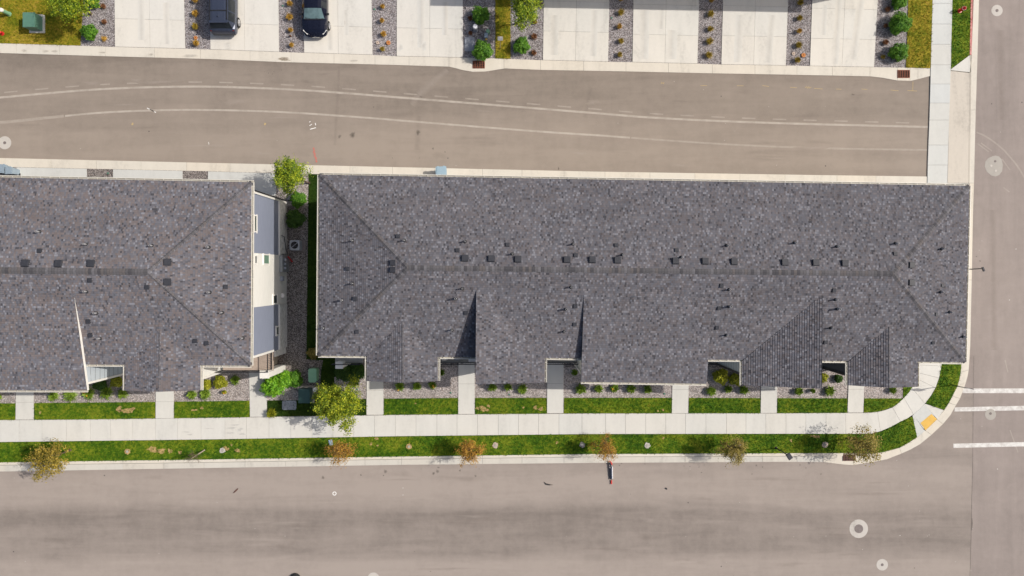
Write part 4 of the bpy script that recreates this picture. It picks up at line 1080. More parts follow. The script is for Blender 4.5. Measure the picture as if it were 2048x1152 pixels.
def slope_bay(parent, S, TL, TR, BL, BR, hlow, mat, trim, wl, wr, step_l=True):
    """wide dormer whose flatter slope runs on past the eave"""
    tl, tr = on_plane(*TL, S), on_plane(*TR, S); bl, br = P(*BL, hlow), P(*BR, hlow); lift = Vector((0, 0, .014))
    mb = MB(); shingled(mb, [tl + lift, tr + lift, br + lift, bl + lift]); mb.build('bay_roof', MT[mat], parent)
    n, d = S
    def zs(x, y): return (d - n.x * x - n.y * y) / n.z
    dz = Vector((0, 0, .22))
    mb = MB()
    for p, q in ((tl, bl), (bl, br), (br, tr)): mb.poly([p + lift * .5, q + lift * .5, q - dz, p - dz])
    mb.poly([tl - dz, tr - dz, br - dz, bl - dz]); mb.build('bay_fascia', MT[trim], parent)
    mb = MB(); gutter(mb, bl, br, (0, -1, 0)); mb.build('bay_gutter', [MT['gutter'], MT['gutter_in']], parent)
    yf = bl.y + .4; mb = MB()
    for t, b, k, sg in ((tl, bl, 0, 1), (tr, br, 1, -1)):
        x = (t.x if abs(t.x) > abs(b.x) and sg > 0 else b.x) + sg * .12
        x = b.x + sg * .14
        def zt(y): return b.z + (t.z - b.z) * (y - b.y) / (t.y - b.y) - .12
        ys = [yf + (t.y - yf) * j / 10 for j in range(11)]
        for y0, y1 in zip(ys, ys[1:]):
            xx0 = b.x + (t.x - b.x) * (y0 - b.y) / (t.y - b.y) + sg * .1; xx1 = b.x + (t.x - b.x) * (y1 - b.y) / (t.y - b.y) + sg * .1
            b0 = min(zs(xx0, y0) - .25, zt(y0)); b1 = min(zs(xx1, y1) - .25, zt(y1))
            mb.poly([(xx0, y0, b0), (xx1, y1, b1), (xx1, y1, zt(y1)), (xx0, y0, zt(y0))], None, k)
        wall(mb, (x, yf, 0), (x, yf + 3.2, 0), .08, hlow - .15, k)
    wall(mb, (bl.x + .14, yf, 0), (br.x - .14, yf, 0), .08, hlow - .1, 2)
    mb.build('bay_wall', [MT[wl], MT[wr], MT['side_white']], parent)
    for x in (bl.x + .14, br.x - .14):
        mb = MB(); mb.box((x, yf, hlow / 2), (.13, .13, hlow - .3)); mb.build('corner_board', MT['white'], parent)
    for fx in (.25, .75):
        for z in (1.9, 5.1): window(parent, (bl.x + (br.x - bl.x) * fx, yf, z), 1.5, 1.4, (0, -1, 0))
slope_bay(R, SS, (1168, 590), (1425, 594), (1162, 763.5), (1413, 767.5), 7.24, 'roof', 'pipe', 'side_white', 'side_white')

# corner column and balconies between the bays
def column(parent, x0, x1, y0, y1, h, mat='white'):
    a, b = G(x0, y1), G(x1, y0); mb = MB()
    c = ((a.x + b.x) / 2, (a.y + b.y) / 2)
    mb.box((c[0], c[1], .08 + (h - .14) / 2), (abs(b.x - a.x) * .86, abs(b.y - a.y) * .86, h - .14))
    mb.box((c[0], c[1], h - .07), (abs(b.x - a.x), abs(b.y - a.y), .1)); mb.build('column', MT[mat], parent)
column(R, 696, 710, 711, 724, 3.9)
balcony(R, 690, 742, 684, 717)
balcony(R, 887, 968, 684, 716.5)
balcony(R, 1073, 1150, 685, 716.5)
balcony(R, 1352, 1410, 688, 717)
# things on the balconies
def seat(name, px, py, r, z, label, mat, cat, grp=None):
    c = G(px, py, z); e = empty(name, c, label, cat, grp); mb = MB()
    mb.lathe(c + Vector((0, 0, 0.68)), [(r * .96, 0), (r, .012), (r, .03), (r * .97, .04)], 22); mb.build('table_top', MT[mat], e)
    mb = MB(); mb.lathe(c, [(r * .55, 0), (r * .55, .02), (.035, .04), (.03, .68)], 14); mb.build('pedestal', MT['steel'], e)
seat('balcony_table', 898, 701, .32, 3.0, 'pale round table on the balcony beside the wide peaked bay', 'signwhite', 'table')
seat('balcony_table', 920.5, 700.5, .30, 3.0, 'grey glass-topped round table in the middle of the railed balcony', 'util_grey', 'table')
c = G(950, 704, 3.0); e = empty('storage_box', c, 'white lidded storage box at the end of the railed balcony', 'storage box')
mb = MB(); mb.box(c + Vector((0, 0, .26)), (.5, .55, .52)); mb.build('box_body', MT['white'], e)
mb = MB(); mb.box(c + Vector((0, 0, .55)), (.54, .59, .06)); mb.build('lid', MT['flagwhite'], e)
c = G(1092, 702, 3.0); e = empty('balcony_bench', c, 'brown-grey bench on the balcony beside the widest bay', 'bench')
mb = MB()
for k in range(4): mb.box(c + Vector((0, -.2 + k * .12, .44)), (1.15, .1, .035))
mb.build('seat', MT['wood'], e)
for k in (-.5, .5):
    mb = MB(); mb.box(c + Vector((k, -.02, .21)), (.06, .42, .42)); mb.build('leg', MT['wood'], e)
mb = MB(); mb.box(c + Vector((0, .24, .66)), (1.15, .035, .4)); mb.build('backrest', MT['wood'], e)

VB = [(930, 517), (983, 518), (1036, 519), (1134, 520), (1184.5, 520), (1235, 521), (1351, 522.5), (1410, 523), (1468, 524), (1569, 525.5), (1631, 526), (1689, 527)]
for q in VB: box_vent(R, on_plane(*q, SN), SN, .41)
for q in ((787, 525.5), (787, 539.5)): box_vent(R, on_plane(*q, SWp), SWp, .35)
for q in ((1821.5, 530), (1821, 565)): box_vent(R, on_plane(*q, SE_), SE_, .38)
for q in ((796, 473), (915, 501), (1015, 490), (1151.5, 511), (1232.5, 491), (1353, 501), (1790, 508)): box_vent(R, on_plane(*q, SN), SN, .25)
for q in ((1443, 571), (1438, 616), (1434, 655), (1668, 580), (1651, 684), (932, 625), (1150.5, 612), (1149.5, 648), (714, 663)): box_vent(R, on_plane(*q, SS), SS, .24)
for q in ((695.5, 537.5), (710.5, 597)): box_vent(R, on_plane(*q, SWp), SWp, .25)
for q in ((1884, 571), (1872, 629)): box_vent(R, on_plane(*q, SE_), SE_, .2)
box_vent(R, on_plane(1866, 685, SS), SS, .2)
for q in ((809, 481), (930.5, 483), (1025, 508), (1146, 488.5), (1244.5, 510), (1362, 514.5), (1453, 491.5), (1673, 493.5), (1790, 487), (1588, 486)): pipe_vent(R, on_plane(*q, SN))
for q in ((925, 577), (912, 597, 1), (904, 660), (1142, 574), (1132, 618, 1), (1128, 663), (1457, 579), (1458, 613, 1), (1452, 670), (1670, 599), (1674, 617.5, 1), (1661, 655.5)):
    pipe_vent(R, on_plane(q[0], q[1], SS), .065 if len(q) > 2 else .05, .5 if len(q) > 2 else .4)
for q in ((706, 481.5), (706, 567), (648, 656), (685, 600.5, 1)): pipe_vent(R, on_plane(q[0], q[1], SWp), .065 if len(q) > 2 else .05)
for q in ((1882, 498), (1880, 584), (1898, 624), (1925, 673)): pipe_vent(R, on_plane(*q, SE_))

# ======================= the row cut by the photo's edge
L = empty('townhouse_row', (-26, -1, 0), 'browner shingled townhouse row cut off by the photo edge, its blue-grey end wall showing', 'townhouse')
NW, NE, SE, SW = P(-440, 346.0, HE), P(503.5, 364.3, HE), P(501.5, 731.3, HE), P(-440, 724.5, HE)
RE = P(294, 544, HR); RW = P(-250, 538, HR)
hip_roof(L, NW, NE, SE, SW, RW, RE, 'roof_l')
SN = plane3(NW, NE, (RW + RE) / 2); SS = plane3(SW, SE, (RW + RE) / 2); SE_ = plane3(NE, SE, RE)
for a, b, w in ((RW, RE, .40), (RE, NE, .32), (RE, SE, .32), (RW, NW, .32), (RW, SW, .32)):
    mb = MB(); cap(mb, a, b, w, .07); mb.build('ridge_cap', MT['cap'], L)
run(L, NW, NE + Vector((.1, 0, 0)), UPN(NW, NE)); run(L, NE, SE, (1, 0, 0))
SWs, SEs = SW, SE
def at_s(x):
    t = (P(x, 733, HE).x - SWs.x) / (SEs.x - SWs.x); return SWs.lerp(SEs, t)
for x0, x1 in ((171, 249), (404, 502)): run(L, at_s(x0), at_s(x1), (0, -1, 0))
XE = G(573.3, 0).x
mb = MB()
wall(mb, G(-700, 404.5), G(573.3, 404.5), .05, HE - .205, 0)
wall(mb, G(-700, 690), G(573.3, 690), .05, HE - .205, 1)
yA, yB, yC, yD = G(0, 404.5).y, G(0, 511.5).y, G(0, 606.5).y, G(0, 694).y
for y0, y1 in ((yA, yB), (yC, yD)): wall(mb, (XE, y0, 0), (XE, y1, 0), 1.85, HE - .205, 0)
wall(mb, (XE + .03, yB, 0), (XE + .03, yC, 0), .05, HE - .205, 1)
for y in (yB, yC): mb.poly([(XE, y, .05), (XE + .03, y, .05), (XE + .03, y, HE - .205), (XE, y, HE - .205)], None, 1)
mb.build('wall', [MT['side_blue'], MT['side_white']], L)
for y0, y1 in ((yA, yB), (yC, yD)):
    mb = MB(); mb.box((XE + .02, (y0 + y1) / 2, .95), (.10, abs(y1 - y0) - .02, 1.8)); mb.build('stone_base', MT['stone'], L)
    mb = MB(); mb.box((XE + .035, (y0 + y1) / 2, 1.885), (.17, abs(y1 - y0) - .01, .07)); mb.build('stone_ledge', MT['white'], L)
mb = MB()
mb.box((XE + .02, yA - .04, HE / 2), (.12, .16, HE - .44)); mb.build('corner_board', MT['white'], L)
mb = MB(); mb.box((XE + .02, yD + .05, (HE + 3) / 2 - .1), (.1, .14, HE - 3.3)); mb.build('corner_board', MT['white'], L)
def win_e(y0, y1, z0, z1, gl='glass', dx=0.0):
    a, b = G(0, y0).y, G(0, y1).y; window(L, (XE + dx, (a + b) / 2, (z0 + z1) / 2), abs(a - b), z1 - z0, (1, 0, 0), gl)
win_e(446, 474, 6.42, 6.93)
win_e(516, 530, 6.45, 6.93, 'glass', .03)
win_e(513, 530, 4.05, 5.25, 'glass_green', .03)
win_e(588, 604, 2.35, 3.3, 'glass', .03)
win_e(649, 665, 1.55, 2.55)
# meters, cabinets and pipes on the end wall (fixed to it)
mb = MB()
a = G(0, 512).y; b = G(0, 544).y
mb.box((XE + .15, (a + b) / 2, 1.05), (.22, abs(a - b), 1.55)); mb.build('meter_cabinet', MT['steel'], L)
for k in range(3):
    y = a + (b - a) * (.25 + .26 * k); mb = MB()
    mb.tube((XE + .26, y, 1.3), (XE + .38, y, 1.3), .10, .09, 12); mb.build('electric_meter', MT['util_grey'], L)
for y, z, w, mt in ((557, 1.45, .34, 'util_grey'), (590, 1.2, .30, 'signwhite')):
    mb = MB(); yy = G(0, y).y; mb.box((XE + .13, yy, z), (.17, w, .45)); mb.box((XE + .225, yy, z), (.02, w * .8, .36)); mb.build('wall_box', MT[mt], L)
mb = MB(); yy = G(0, 507).y
for a, b in (((XE + .1, yy + .2, .4), (XE + .1, yy + 1.2, .9)), ((XE + .1, yy + 1.2, .9), (XE + .1, yy + 1.25, 1.5)), ((XE + .1, yy, .15), (XE + .1, yy + .2, .4)), ((XE + .12, yy - .05, .2), (XE + .12, yy - .1, 1.5))): mb.tube(a, b, .025, n=6)
mb.build('refrigerant_pipe', MT['black'], L)
mb = MB(); yy = G(0, 514).y; mb.tube((XE + .32, yy, .7), (XE + .45, yy - .35, .12), .05, .06, 8); mb.build('gas_pipe', MT['red'], L)
mb = MB(); yy = G(0, 404).y
mb.tube((XE + .12, yy + .04, HE - .3), (XE + .12, yy + .04, .5), .045, n=8); mb.tube((XE + .12, yy + .04, .5), (XE + .5, yy + .1, .15), .05, n=8); mb.build('downspout', MT['black'], L)

gable_bay(L, SS, (249.5, 781), (318, 783.5), (401.5, 780.5), (320, 661), (250, 731), (401.5, 732), 'roof_l', wcol='side_white', wr='side_white', wl='side_white', inset=.55)
slope_bay(L, SS, (-330, 586), (148, 589), (-330, 780), (174.5, 780.5), 7.24, 'roof_l', 'white', 'side_white', 'side_teal')
# corner balcony wrapping the end, its column and the stub of stone wall
balcony(L, 478, 572, 690, 731, 'deck', ('east',))
column(L, 555.5, 573, 727.5, 742, 3.9)
mb = MB(); a, b = G(559, 706), G(573, 694.5); mb.box(((a.x + b.x) / 2, (a.y + b.y) / 2, 1.33), (abs(a.x - b.x), abs(a.y - b.y), 2.5)); mb.build('stone_pier', MT['stone'], L)
mb = MB(); wall(mb, G(556, 707), G(556, 727), .05, 2.6); mb.build('porch_wall', MT['side_beige'], L)
for q in ((52.5, 527), (118.5, 528), (183.5, 528)): box_vent(L, on_plane(*q, SN), SN, .45)
for q in ((335, 524), (335, 564)): box_vent(L, on_plane(*q, SE_), SE_, .42)
box_vent(L, on_plane(80, 502, SN), SN, .28)
for q in ((180.5, 560), (295, 573.5), (177.5, 642), (181.5, 670), (391, 681), (413.5, 685.5)): box_vent(L, on_plane(*q, SS), SS, .27)
box_vent(L, on_plane(451, 573.5, SE_), SE_, .27)
for q in ((80, 464), (173.5, 488.5), (305, 491.5)): pipe_vent(L, on_plane(*q, SN), .055)
for q in ((174, 583), (194, 626, 1), (201, 676.5)): pipe_vent(L, on_plane(q[0], q[1], SS), .055)
for q in ((418, 494.5), (420, 584.5), (445, 625), (486, 676)): pipe_vent(L, on_plane(*q, SE_), .055)
c = G(500, 716, 3.0)
# ======================= the row beyond the top edge (only its shadow falls in view)
N = empty('townhouse_row', (14, 30, 0), 'shingled townhouse row beyond the top edge, seen by the shadow it casts on the driveways', 'townhouse')
a, b, c, d = G(1048, -340, HE), G(1786, -322, HE), G(1786, -12, HE), G(1048, -25.5, HE)
m0, m1 = (a + d) / 2 + Vector((5.9, 0, 1.9)), (b + c) / 2 + Vector((-5.9, 0, 1.9))
hip_roof(N, a, b, c, d, m0, m1, 'roof')
w4 = [a + Vector((.3, -.3, 0)), b + Vector((-.3, -.3, 0)), c + Vector((-.3, .4, 0)), d + Vector((.3, .4, 0))]
mb = MB()
for k in range(4): wall(mb, w4[k], w4[(k + 1) % 4], .03, HE - .205)
mb.build('wall', MT['side_white'], N)
for x0, x1, x2, x3, cx, jy in DR[4:]:
    p = G(cx, -25 + (cx - 1048) * .018).y + .43
    mb = MB(); mb.box((G(cx, 0).x, p, 1.3), (4.2, .06, 2.4))
    for k in range(4): mb.box((G(cx, 0).x, p - .04, .4 + k * .58), (4.1, .03, .5))
    mb.build('garage_door', MT['white'], N)
# ------------------------------------------------------------------ plants
def leaf_quads(rs, C, size, up=0.5, outward=None, flat=1.0):
    """C: (n,3) leaf places -> rhombic leaves, one island each"""
    n = len(C)
    nr = rs.normal(size=(n, 3)); nr[:, 2] = np.abs(nr[:, 2]) + up
    if outward is not None: nr += outward * 1.2
    nr /= np.linalg.norm(nr, axis=1, keepdims=True)
    a = np.cross(nr, rs.normal(size=(n, 3))); a /= np.linalg.norm(a, axis=1, keepdims=True) + 1e-9
    b = np.cross(nr, a); s = size * rs.uniform(0.55, 1.3, (n, 1))
    V = np.stack([C - a * s, C + b * s * 0.55 * flat, C + a * s, C - b * s * 0.55 * flat], 1)
    return V.reshape(-1, 3)
def foliage(name, V, mat, parent=None, off=(0, 0, 0)):
    V = V - np.array(off)
    o = mesh_np(name, V, 4, MT[mat]); o.location = (0, 0, 0)
    if parent is not None: o.parent = parent
    else: o.location = off
    return o
def crown_pts(rs, c, rad, nclump, per, lump=0.32, hollow=0.35):
    c = np.array(c); rad = np.array(rad)
    d = rs.normal(size=(nclump, 3)); d /= np.linalg.norm(d, axis=1, keepdims=True)
    d[:, 2] = np.where(d[:, 2] < -0.45, -d[:, 2], d[:, 2])
    # lobes: the outline runs in and out with direction
    ph = rs.uniform(0, 6.28, 3); az = np.arctan2(d[:, 1], d[:, 0])
    lob = 1 + 0.16 * np.sin(3 * az + ph[0]) + 0.12 * np.sin(5 * az + ph[1]) + 0.1 * np.sin(4 * d[:, 2] * 3 + ph[2])
    q = (hollow + (1 - hollow) * rs.random(nclump) ** 0.6) * lob
    cc = c + d * q[:, None] * rad
    r = lump * rs.uniform(0.6, 1.25, nclump)
    n = nclump * per
    idx = np.repeat(np.arange(nclump), per)
    pts_ = cc[idx] + rs.normal(size=(n, 3)) * (r[idx] * 0.5)[:, None] * np.array([1, 1, 0.8])
    out = (pts_ - c) / rad
    return pts_, out, cc
def tree(base, cc, rad, seed, leaf, label, group=None, nclump=80, per=34, lsize=.1, lump=.36, bark='trunk', name='tree', tr=.055, sparse=False, hollow=.35):
    rs = np.random.default_rng(seed); r = random.Random(seed)
    B = Vector(base); Cn = Vector(cc)
    e = empty(name, B, label, 'tree', group)
    P_, out, clumps = crown_pts(rs, cc, rad, nclump, per, lump, hollow)
    mb = MB()
    # tapered trunk that bends on its way into the crown, limbs to the clumps
    top = Cn + Vector((0, 0, rad[2] * .35)); prev = B; n = 6; stem = [B]
    for i in range(1, n + 1):
        t = i / n
        p = B.lerp(top, t) + Vector((r.uniform(-.04, .04), r.uniform(-.04, .04), 0)) * (1 if i < n else 0); stem.append(p)
        mb.tube(prev, p, tr * (1.15 - .85 * (t - 1 / n)), tr * (1.15 - .85 * t), 8); prev = p
    mb.lathe(B, [(tr * 2.2, -.02), (tr * 1.5, .06), (tr * 1.2, .16)], 8, top=False)
    for c in clumps[: (len(clumps) if sparse else 34)]:
        c = Vector(c); k = r.choice([2, 3, 3, 4, 4, 5]); s = stem[k]
        m = s.lerp(c, .55) + Vector((r.uniform(-.08, .08), r.uniform(-.08, .08), r.uniform(0, .15)))
        rr = .020 if sparse else .024
        mb.tube(s, m, rr, rr * .7, 5, caps=False); mb.tube(m, c, rr * .7, .006, 4, caps=False)
        if sparse:
            for _ in range(3):
                q = m.lerp(c, r.uniform(.2, .9)); w = q + Vector((r.uniform(-.3, .3), r.uniform(-.3, .3), r.uniform(-.1, .25)))
                mb.tube(q, w, .007, .003, 4, caps=False)
    mb.build('trunk', MT[bark], e, smooth=True)
    V = leaf_quads(rs, P_, lsize, .5, out * .6)
    foliage('crown', V, leaf, e, tuple(B))
    return e
def shrub(px, py, r, h, seed, leaf, label, group=None, z=.1, name='shrub', n=None, lsize=.055, sq=(1, 1), cat='shrub'):
    """clipped round bush: twiggy core and a skin of small leaves"""
    rs = np.random.default_rng(seed); c = G(px, py, z + h * .48)
    n = n or int(3400 * r * r * 2.2 + 500)
    d = rs.normal(size=(n, 3)); d /= np.linalg.norm(d, axis=1, keepdims=True)
    az = np.arctan2(d[:, 1], d[:, 0]); ph = rs.uniform(0, 6.28, 4)
    lob = 1 + .11 * np.sin(3 * az + ph[0]) + .10 * np.sin(5 * az + ph[1] + 3 * d[:, 2]) + .07 * np.sin(9 * az + ph[2]) + .06 * np.sin(7 * d[:, 2] + ph[3] + 2 * az)
    rr = lob * (1 - .34 * rs.random(n) ** 1.6) + rs.normal(size=n) * .03
    C = np.array(c) + d * rr[:, None] * np.array([r * sq[0], r * sq[1], h * .52])
    C = C[C[:, 2] > z - .02]; d = (C - np.array(c)) / np.array([r * sq[0], r * sq[1], h * .52])
    V = leaf_quads(rs, C, lsize, .25, d)
    # woody inside so nothing shows through
    m = 150; dd = rs.normal(size=(m, 3)); dd /= np.linalg.norm(dd, axis=1, keepdims=True)
    C2 = np.array(c) + dd * .55 * np.array([r * sq[0], r * sq[1], h * .5]); C2[:, 2] = np.maximum(C2[:, 2], z + .03)
    V = np.concatenate([V, leaf_quads(rs, C2, r * .34, .1, dd)])
    o = foliage(name, V, leaf, None, (c.x, c.y, z)); return tag(o, label, cat, group)
def tuft(px, py, r, h, seed, mat, label, group=None, z=.02, nb=None, cat='ornamental grass', name='grass_tuft', flowers=0, width=.012, droop=.55):
    """fountain of arching blades from one crown"""
    rs = np.random.default_rng(seed); b = G(px, py, z); nb = nb or int(150 + 260 * r)
    th = rs.uniform(0, 2 * np.pi, nb); rad = r * rs.uniform(.25, 1.05, nb); hh = h * rs.uniform(.55, 1.1, nb)
    w = width * rs.uniform(.6, 1.4, nb)
    cx, cy = np.cos(th), np.sin(th); sx_, sy_ = -cy, cx
    b0 = np.stack([rs.normal(size=nb) * r * .16, rs.normal(size=nb) * r * .16, np.zeros(nb)], 1)
    def at(t, z_): return b0 + np.stack([cx * rad * t, cy * rad * t, hh * z_], 1)
    side = np.stack([sx_, sy_, np.zeros(nb)], 1) * w[:, None]
    p0, p1, p2, p3 = at(0, 0), at(.28, .72), at(.68, 1.0), at(1.0, 1.0 - droop * .6)
    q1 = np.stack([p0 - side, p0 + side, p1 + side, p1 - side], 1); q2 = np.stack([p1 - side, p1 + side, p2 + side * .8, p2 - side * .8], 1); q3 = np.stack([p2 - side * .8, p2 + side * .8, p3 + side * .15, p3 - side * .15], 1)
    V = np.concatenate([q1.reshape(-1, 3), q2.reshape(-1, 3), q3.reshape(-1, 3)]) + np.array(b)
    if flowers:
        e = empty(name, b, label, cat, group); foliage('blades', V, mat, e, tuple(b)); rr = random.Random(seed); mb = MB()
        for _ in range(flowers):
            t = rr.uniform(0, 6.28); q = b + Vector((math.cos(t) * r * rr.uniform(.2, .7), math.sin(t) * r * rr.uniform(.2, .7), h * rr.uniform(1.0, 1.2)))
            for k in range(6):
                a = k * math.pi / 3; mb.poly([q, q + Vector((math.cos(a - .35) * .05, math.sin(a - .35) * .05, .025)), q + Vector((math.cos(a) * .085, math.sin(a) * .085, .02)), q + Vector((math.cos(a + .35) * .05, math.sin(a + .35) * .05, .025))])
        mb.build('flower', MT['petal'], e); return e
    o = foliage(name, V, mat, None, tuple(b)); return tag(o, label, cat, group)

# ---- street trees on the verge
def vt(px, py, h, z=.135):      # world point seen at photo pixel px,py at height h
    return P(px, py, h)
GS = 'young street trees on the verge'
def street(px, py, h, rpx, seed, leaf, label, **k):
    c = P(px, py, h); r = rpx / S / (H / (H - h)); b = Vector((c.x + .12, c.y + .05, .135))
    tree(b, tuple(c), (r, r * .95, r * 1.05), seed, leaf, label, GS, **k)
street(100, 916, 2.3, 36, 11, 'lf_amber', 'full amber and green young tree overhanging the gutter near the photo edge', nclump=85, per=48, lsize=.058, lump=.34)
street(680, 902, 2.0, 27, 12, 'lf_orange', 'thin orange-leaved sapling beside the pale blue card on the verge', nclump=62, per=37, lsize=.043, lump=.3, sparse=True, tr=.035)
street(938, 903, 2.0, 25, 13, 'lf_orange', 'rust-orange sapling on the verge below the first peaked shed bay', nclump=72, per=43, lsize=.043, lump=.28, sparse=True, tr=.035)
street(1211, 897, 2.0, 26, 14, 'lf_orange', 'faded tan-orange sapling on the verge right behind the feather banner', nclump=57, per=31, lsize=.043, lump=.28, sparse=True, tr=.035)
street(1463, 899, 2.0, 28, 15, 'lf_olive', 'sparse olive-brown sapling on the verge next to the bare lamp post', nclump=75, per=46, lsize=.043, lump=.3, sparse=True, tr=.035)
street(1722, 891, 2.3, 36, 16, 'lf_olive', 'dense olive and tan young tree overhanging the storm drain near the corner', nclump=90, per=34, lsize=.055, lump=.32)
# the bare sapling with its pale leaning stem
b = G(411, 899, .135); e = empty('bare_sapling', b, 'leafless sapling with a pale leaning stem and bare twigs on the verge', 'tree')
r = random.Random(21); mb = MB(); top = P(383, 917, 1.5); mb.tube(b, b.lerp(top, .5), .05, .04, 8); mb.tube(b.lerp(top, .5), top, .04, .02, 8); mb.build('trunk', MT['bark_pale'], e)
mb = MB()
for i in range(34):
    s = b.lerp(top, r.uniform(.55, 1)); t = r.uniform(0, 6.28); ln = r.uniform(.3, .85)
    q = s + Vector((math.cos(t) * ln * .8, math.sin(t) * ln * .7, r.uniform(.1, .7))); mb.tube(s, q, .010, .005, 4, caps=False)
    for _ in range(3):
        u = s.lerp(q, r.uniform(.4, 1)); mb.tube(u, u + Vector((r.uniform(-.25, .25), r.uniform(-.25, .25), r.uniform(0, .25))), .005, .0025, 3, caps=False)
mb.build('twigs', MT['trunk'], e)
# ---- larger garden trees
def gtree(bpx, cpx, h, rpx, seed, leaf, label, rz=1.1, rxy=(1, 1), **k):
    c = P(cpx[0], cpx[1], h); r_ = rpx / S / (H / (H - h)); b = G(bpx[0], bpx[1], .09)
    tree(b, tuple(c), (r_ * rxy[0], r_ * rxy[1], r_ * rz), seed, leaf, label, None, **k)
gtree((694, 793), (678, 806), 3.0, 45, 31, 'lf_lime', 'big yellow-green tree between the buildings leaning over the pavement', nclump=150, per=85, lsize=.06, lump=.34, tr=.08, hollow=.3)
gtree((619, 366), (579, 349), 3.2, 30, 32, 'lf_tree', 'upright lime-tipped tree at the alley end of the gravel gap', rxy=(.95, 1.1), rz=1.3, nclump=90, per=80, lsize=.058, lump=.34, tr=.06)
gtree((183, 28), (140, 5), 3.0, 34, 33, 'lf_tree', 'yellow-green tree on the lawn beside the big green utility box', rxy=(1.1, 1.0), nclump=90, per=75, lsize=.06, lump=.34, tr=.06)
gtree((1034, 48), (1049, 12), 3.0, 32, 34, 'lf_tree', 'yellow-green tree above the grass strip with the little white sign', rxy=(.85, 1.3), rz=1.2, nclump=95, per=75, lsize=.06, lump=.34, tr=.055)

# ---- round shrubs in the top gravel beds
GR = 'clipped round shrubs in the top gravel beds'
def rs_(px, py, rpx, seed, label, leaf='lf_green', h=None, grp=GR, z=.02, **k):
    r_ = rpx / S; h = h or r_ * 1.7; zz = h * .5; kk = (H - zz) / H
    return shrub(NX + (px - NX) * kk, NY + (py - NY) * kk, r_, h, seed, leaf, label, grp, z, **k)
rs_(178, 64, 14.5, 41, 'round green shrub in the gravel bed beside the dry lawn of the utility box')
rs_(184, 0, 14, 42, 'round green shrub at the foot of the tree, half cut by the top edge')
rs_(961, 30, 17, 43, 'round green shrub above the white capped post in the gravel')
rs_(965, 101, 18.5, 44, 'large round green shrub overhanging the rusty storm drain', h=1.3)
rs_(1043, 91, 15.5, 45, 'round green shrub just across the grass strip from the small white sign')
rs_(1800, 47, 20, 46, 'largest round shrub in the end gravel bed, middle one of its row')
rs_(1798, 104, 17, 47, 'round shrub in the end gravel bed closest to the kerb')
rs_(1799, 2, 15, 48, 'round shrub in the end gravel bed cut by the top edge')
GG = None
rs_(597, 399, 15, 49, 'sunlit round green shrub below the tree in the gravel gap', z=.09, grp=GG)
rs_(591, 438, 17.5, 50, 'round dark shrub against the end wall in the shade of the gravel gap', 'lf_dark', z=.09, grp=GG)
rs_(546, 771, 22, 51, 'bright green bush bulging over the front walk beside the white column', 'lf_bright', z=.09, grp=GG, h=1.3, lsize=.09, n=1700)
rs_(571, 758, 17, 52, 'bright green bush pressed between the larger bush and the dark one', 'lf_bright', z=.09, grp=GG, h=1.2, lsize=.09, n=1200)
rs_(589, 758, 16, 53, 'darker green bush beside the light green utility box', 'lf_green', z=.09, grp=GG, h=1.0)
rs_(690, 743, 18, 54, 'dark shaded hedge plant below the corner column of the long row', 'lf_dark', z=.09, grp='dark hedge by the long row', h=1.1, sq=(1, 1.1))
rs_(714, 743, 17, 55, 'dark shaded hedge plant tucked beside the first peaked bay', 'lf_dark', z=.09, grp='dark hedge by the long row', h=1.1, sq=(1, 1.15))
rs_(441, 764, 12.5, 56, 'golden yellow round shrub in the gravel in front of the white bay wall', 'lf_gold', z=.1, grp=GG)
rs_(414, 769, 9.5, 57, 'small golden shrub half under the bay eave', 'lf_gold', z=.1, grp=GG)
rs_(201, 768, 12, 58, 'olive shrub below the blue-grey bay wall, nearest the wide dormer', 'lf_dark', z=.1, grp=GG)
rs_(234, 763, 11, 59, 'olive yellow shrub below the blue-grey bay wall, against the peaked bay', 'lf_gold', z=.1, grp=GG, h=.7)
rs_(1441, 753, 14.5, 60, 'round yellow-green shrub beside the slate bay wall, the fuller of the pair', 'lf_gold', z=.1, grp=GG, h=.9)
rs_(1470, 758, 12.5, 61, 'round yellow-green shrub partly under the slate bay wall', 'lf_gold', z=.1, grp=GG, h=.8)
rs_(1645, 755, 9, 62, 'lime shrub half hidden by the ridge of the half-gable bay', 'lf_gold', z=.1, grp=GG, h=.6)
rs_(1676, 757, 7.5, 63, 'small dull shrub under the charcoal bay wall', 'lf_dark', z=.1, grp=GG, h=.5)
rs_(627, 706, 11, 64, 'brownish low shrub at the shaded end of the gap lawn', 'lf_olive', z=.1, grp=GG, h=.5)

# ---- straw tufts in the gravel strips between the driveways
GT = 'straw-coloured grass tufts in the top gravel strips'
strips = [
 ('beside the blue-grey car', [(395, 88, 6, 'straw'), (393, 55, 6.5, 'straw_olive'), (393, 29, 6.5, 'straw'), (393, 2, 6, 'straw')]),
 ('between the two parked cars', [(585, 92, 4.5, 'straw'), (583, 62, 4.5, 'straw'), (581, 36, 6.5, 'straw'), (581, 9, 5.5, 'straw')]),
 ('with the orange rings', [(766, 100, 4.5, 'straw_olive'), (768, 70, 5.5, 'straw'), (765, 43, 4.7, 'straw'), (766, 15, 4.5, 'straw')]),
 ('first past the tree-side shrub bed', [(1239, 111, 5, 'straw_olive'), (1241, 84, 5.5, 'straw_olive'), (1238, 55, 5, 'straw'), (1241, 27, 6.2, 'straw_olive'), (1241, 0, 5, 'straw')]),
 ('second past the tree-side shrub bed', [(1416, 112, 6.8, 'straw_olive'), (1418, 84, 6.6, 'straw_olive'), (1419, 60, 5.6, 'straw_olive'), (1420, 30, 6.6, 'straw_olive'), (1421, 2, 5, 'straw')]),
 ('with the pale rings', [(1593, 122, 6, 'straw_olive'), (1595, 92, 6, 'straw_olive'), (1596, 64, 5, 'straw'), (1597, 38, 5.5, 'straw_olive'), (1598, 7, 6, 'straw_olive')]),
]
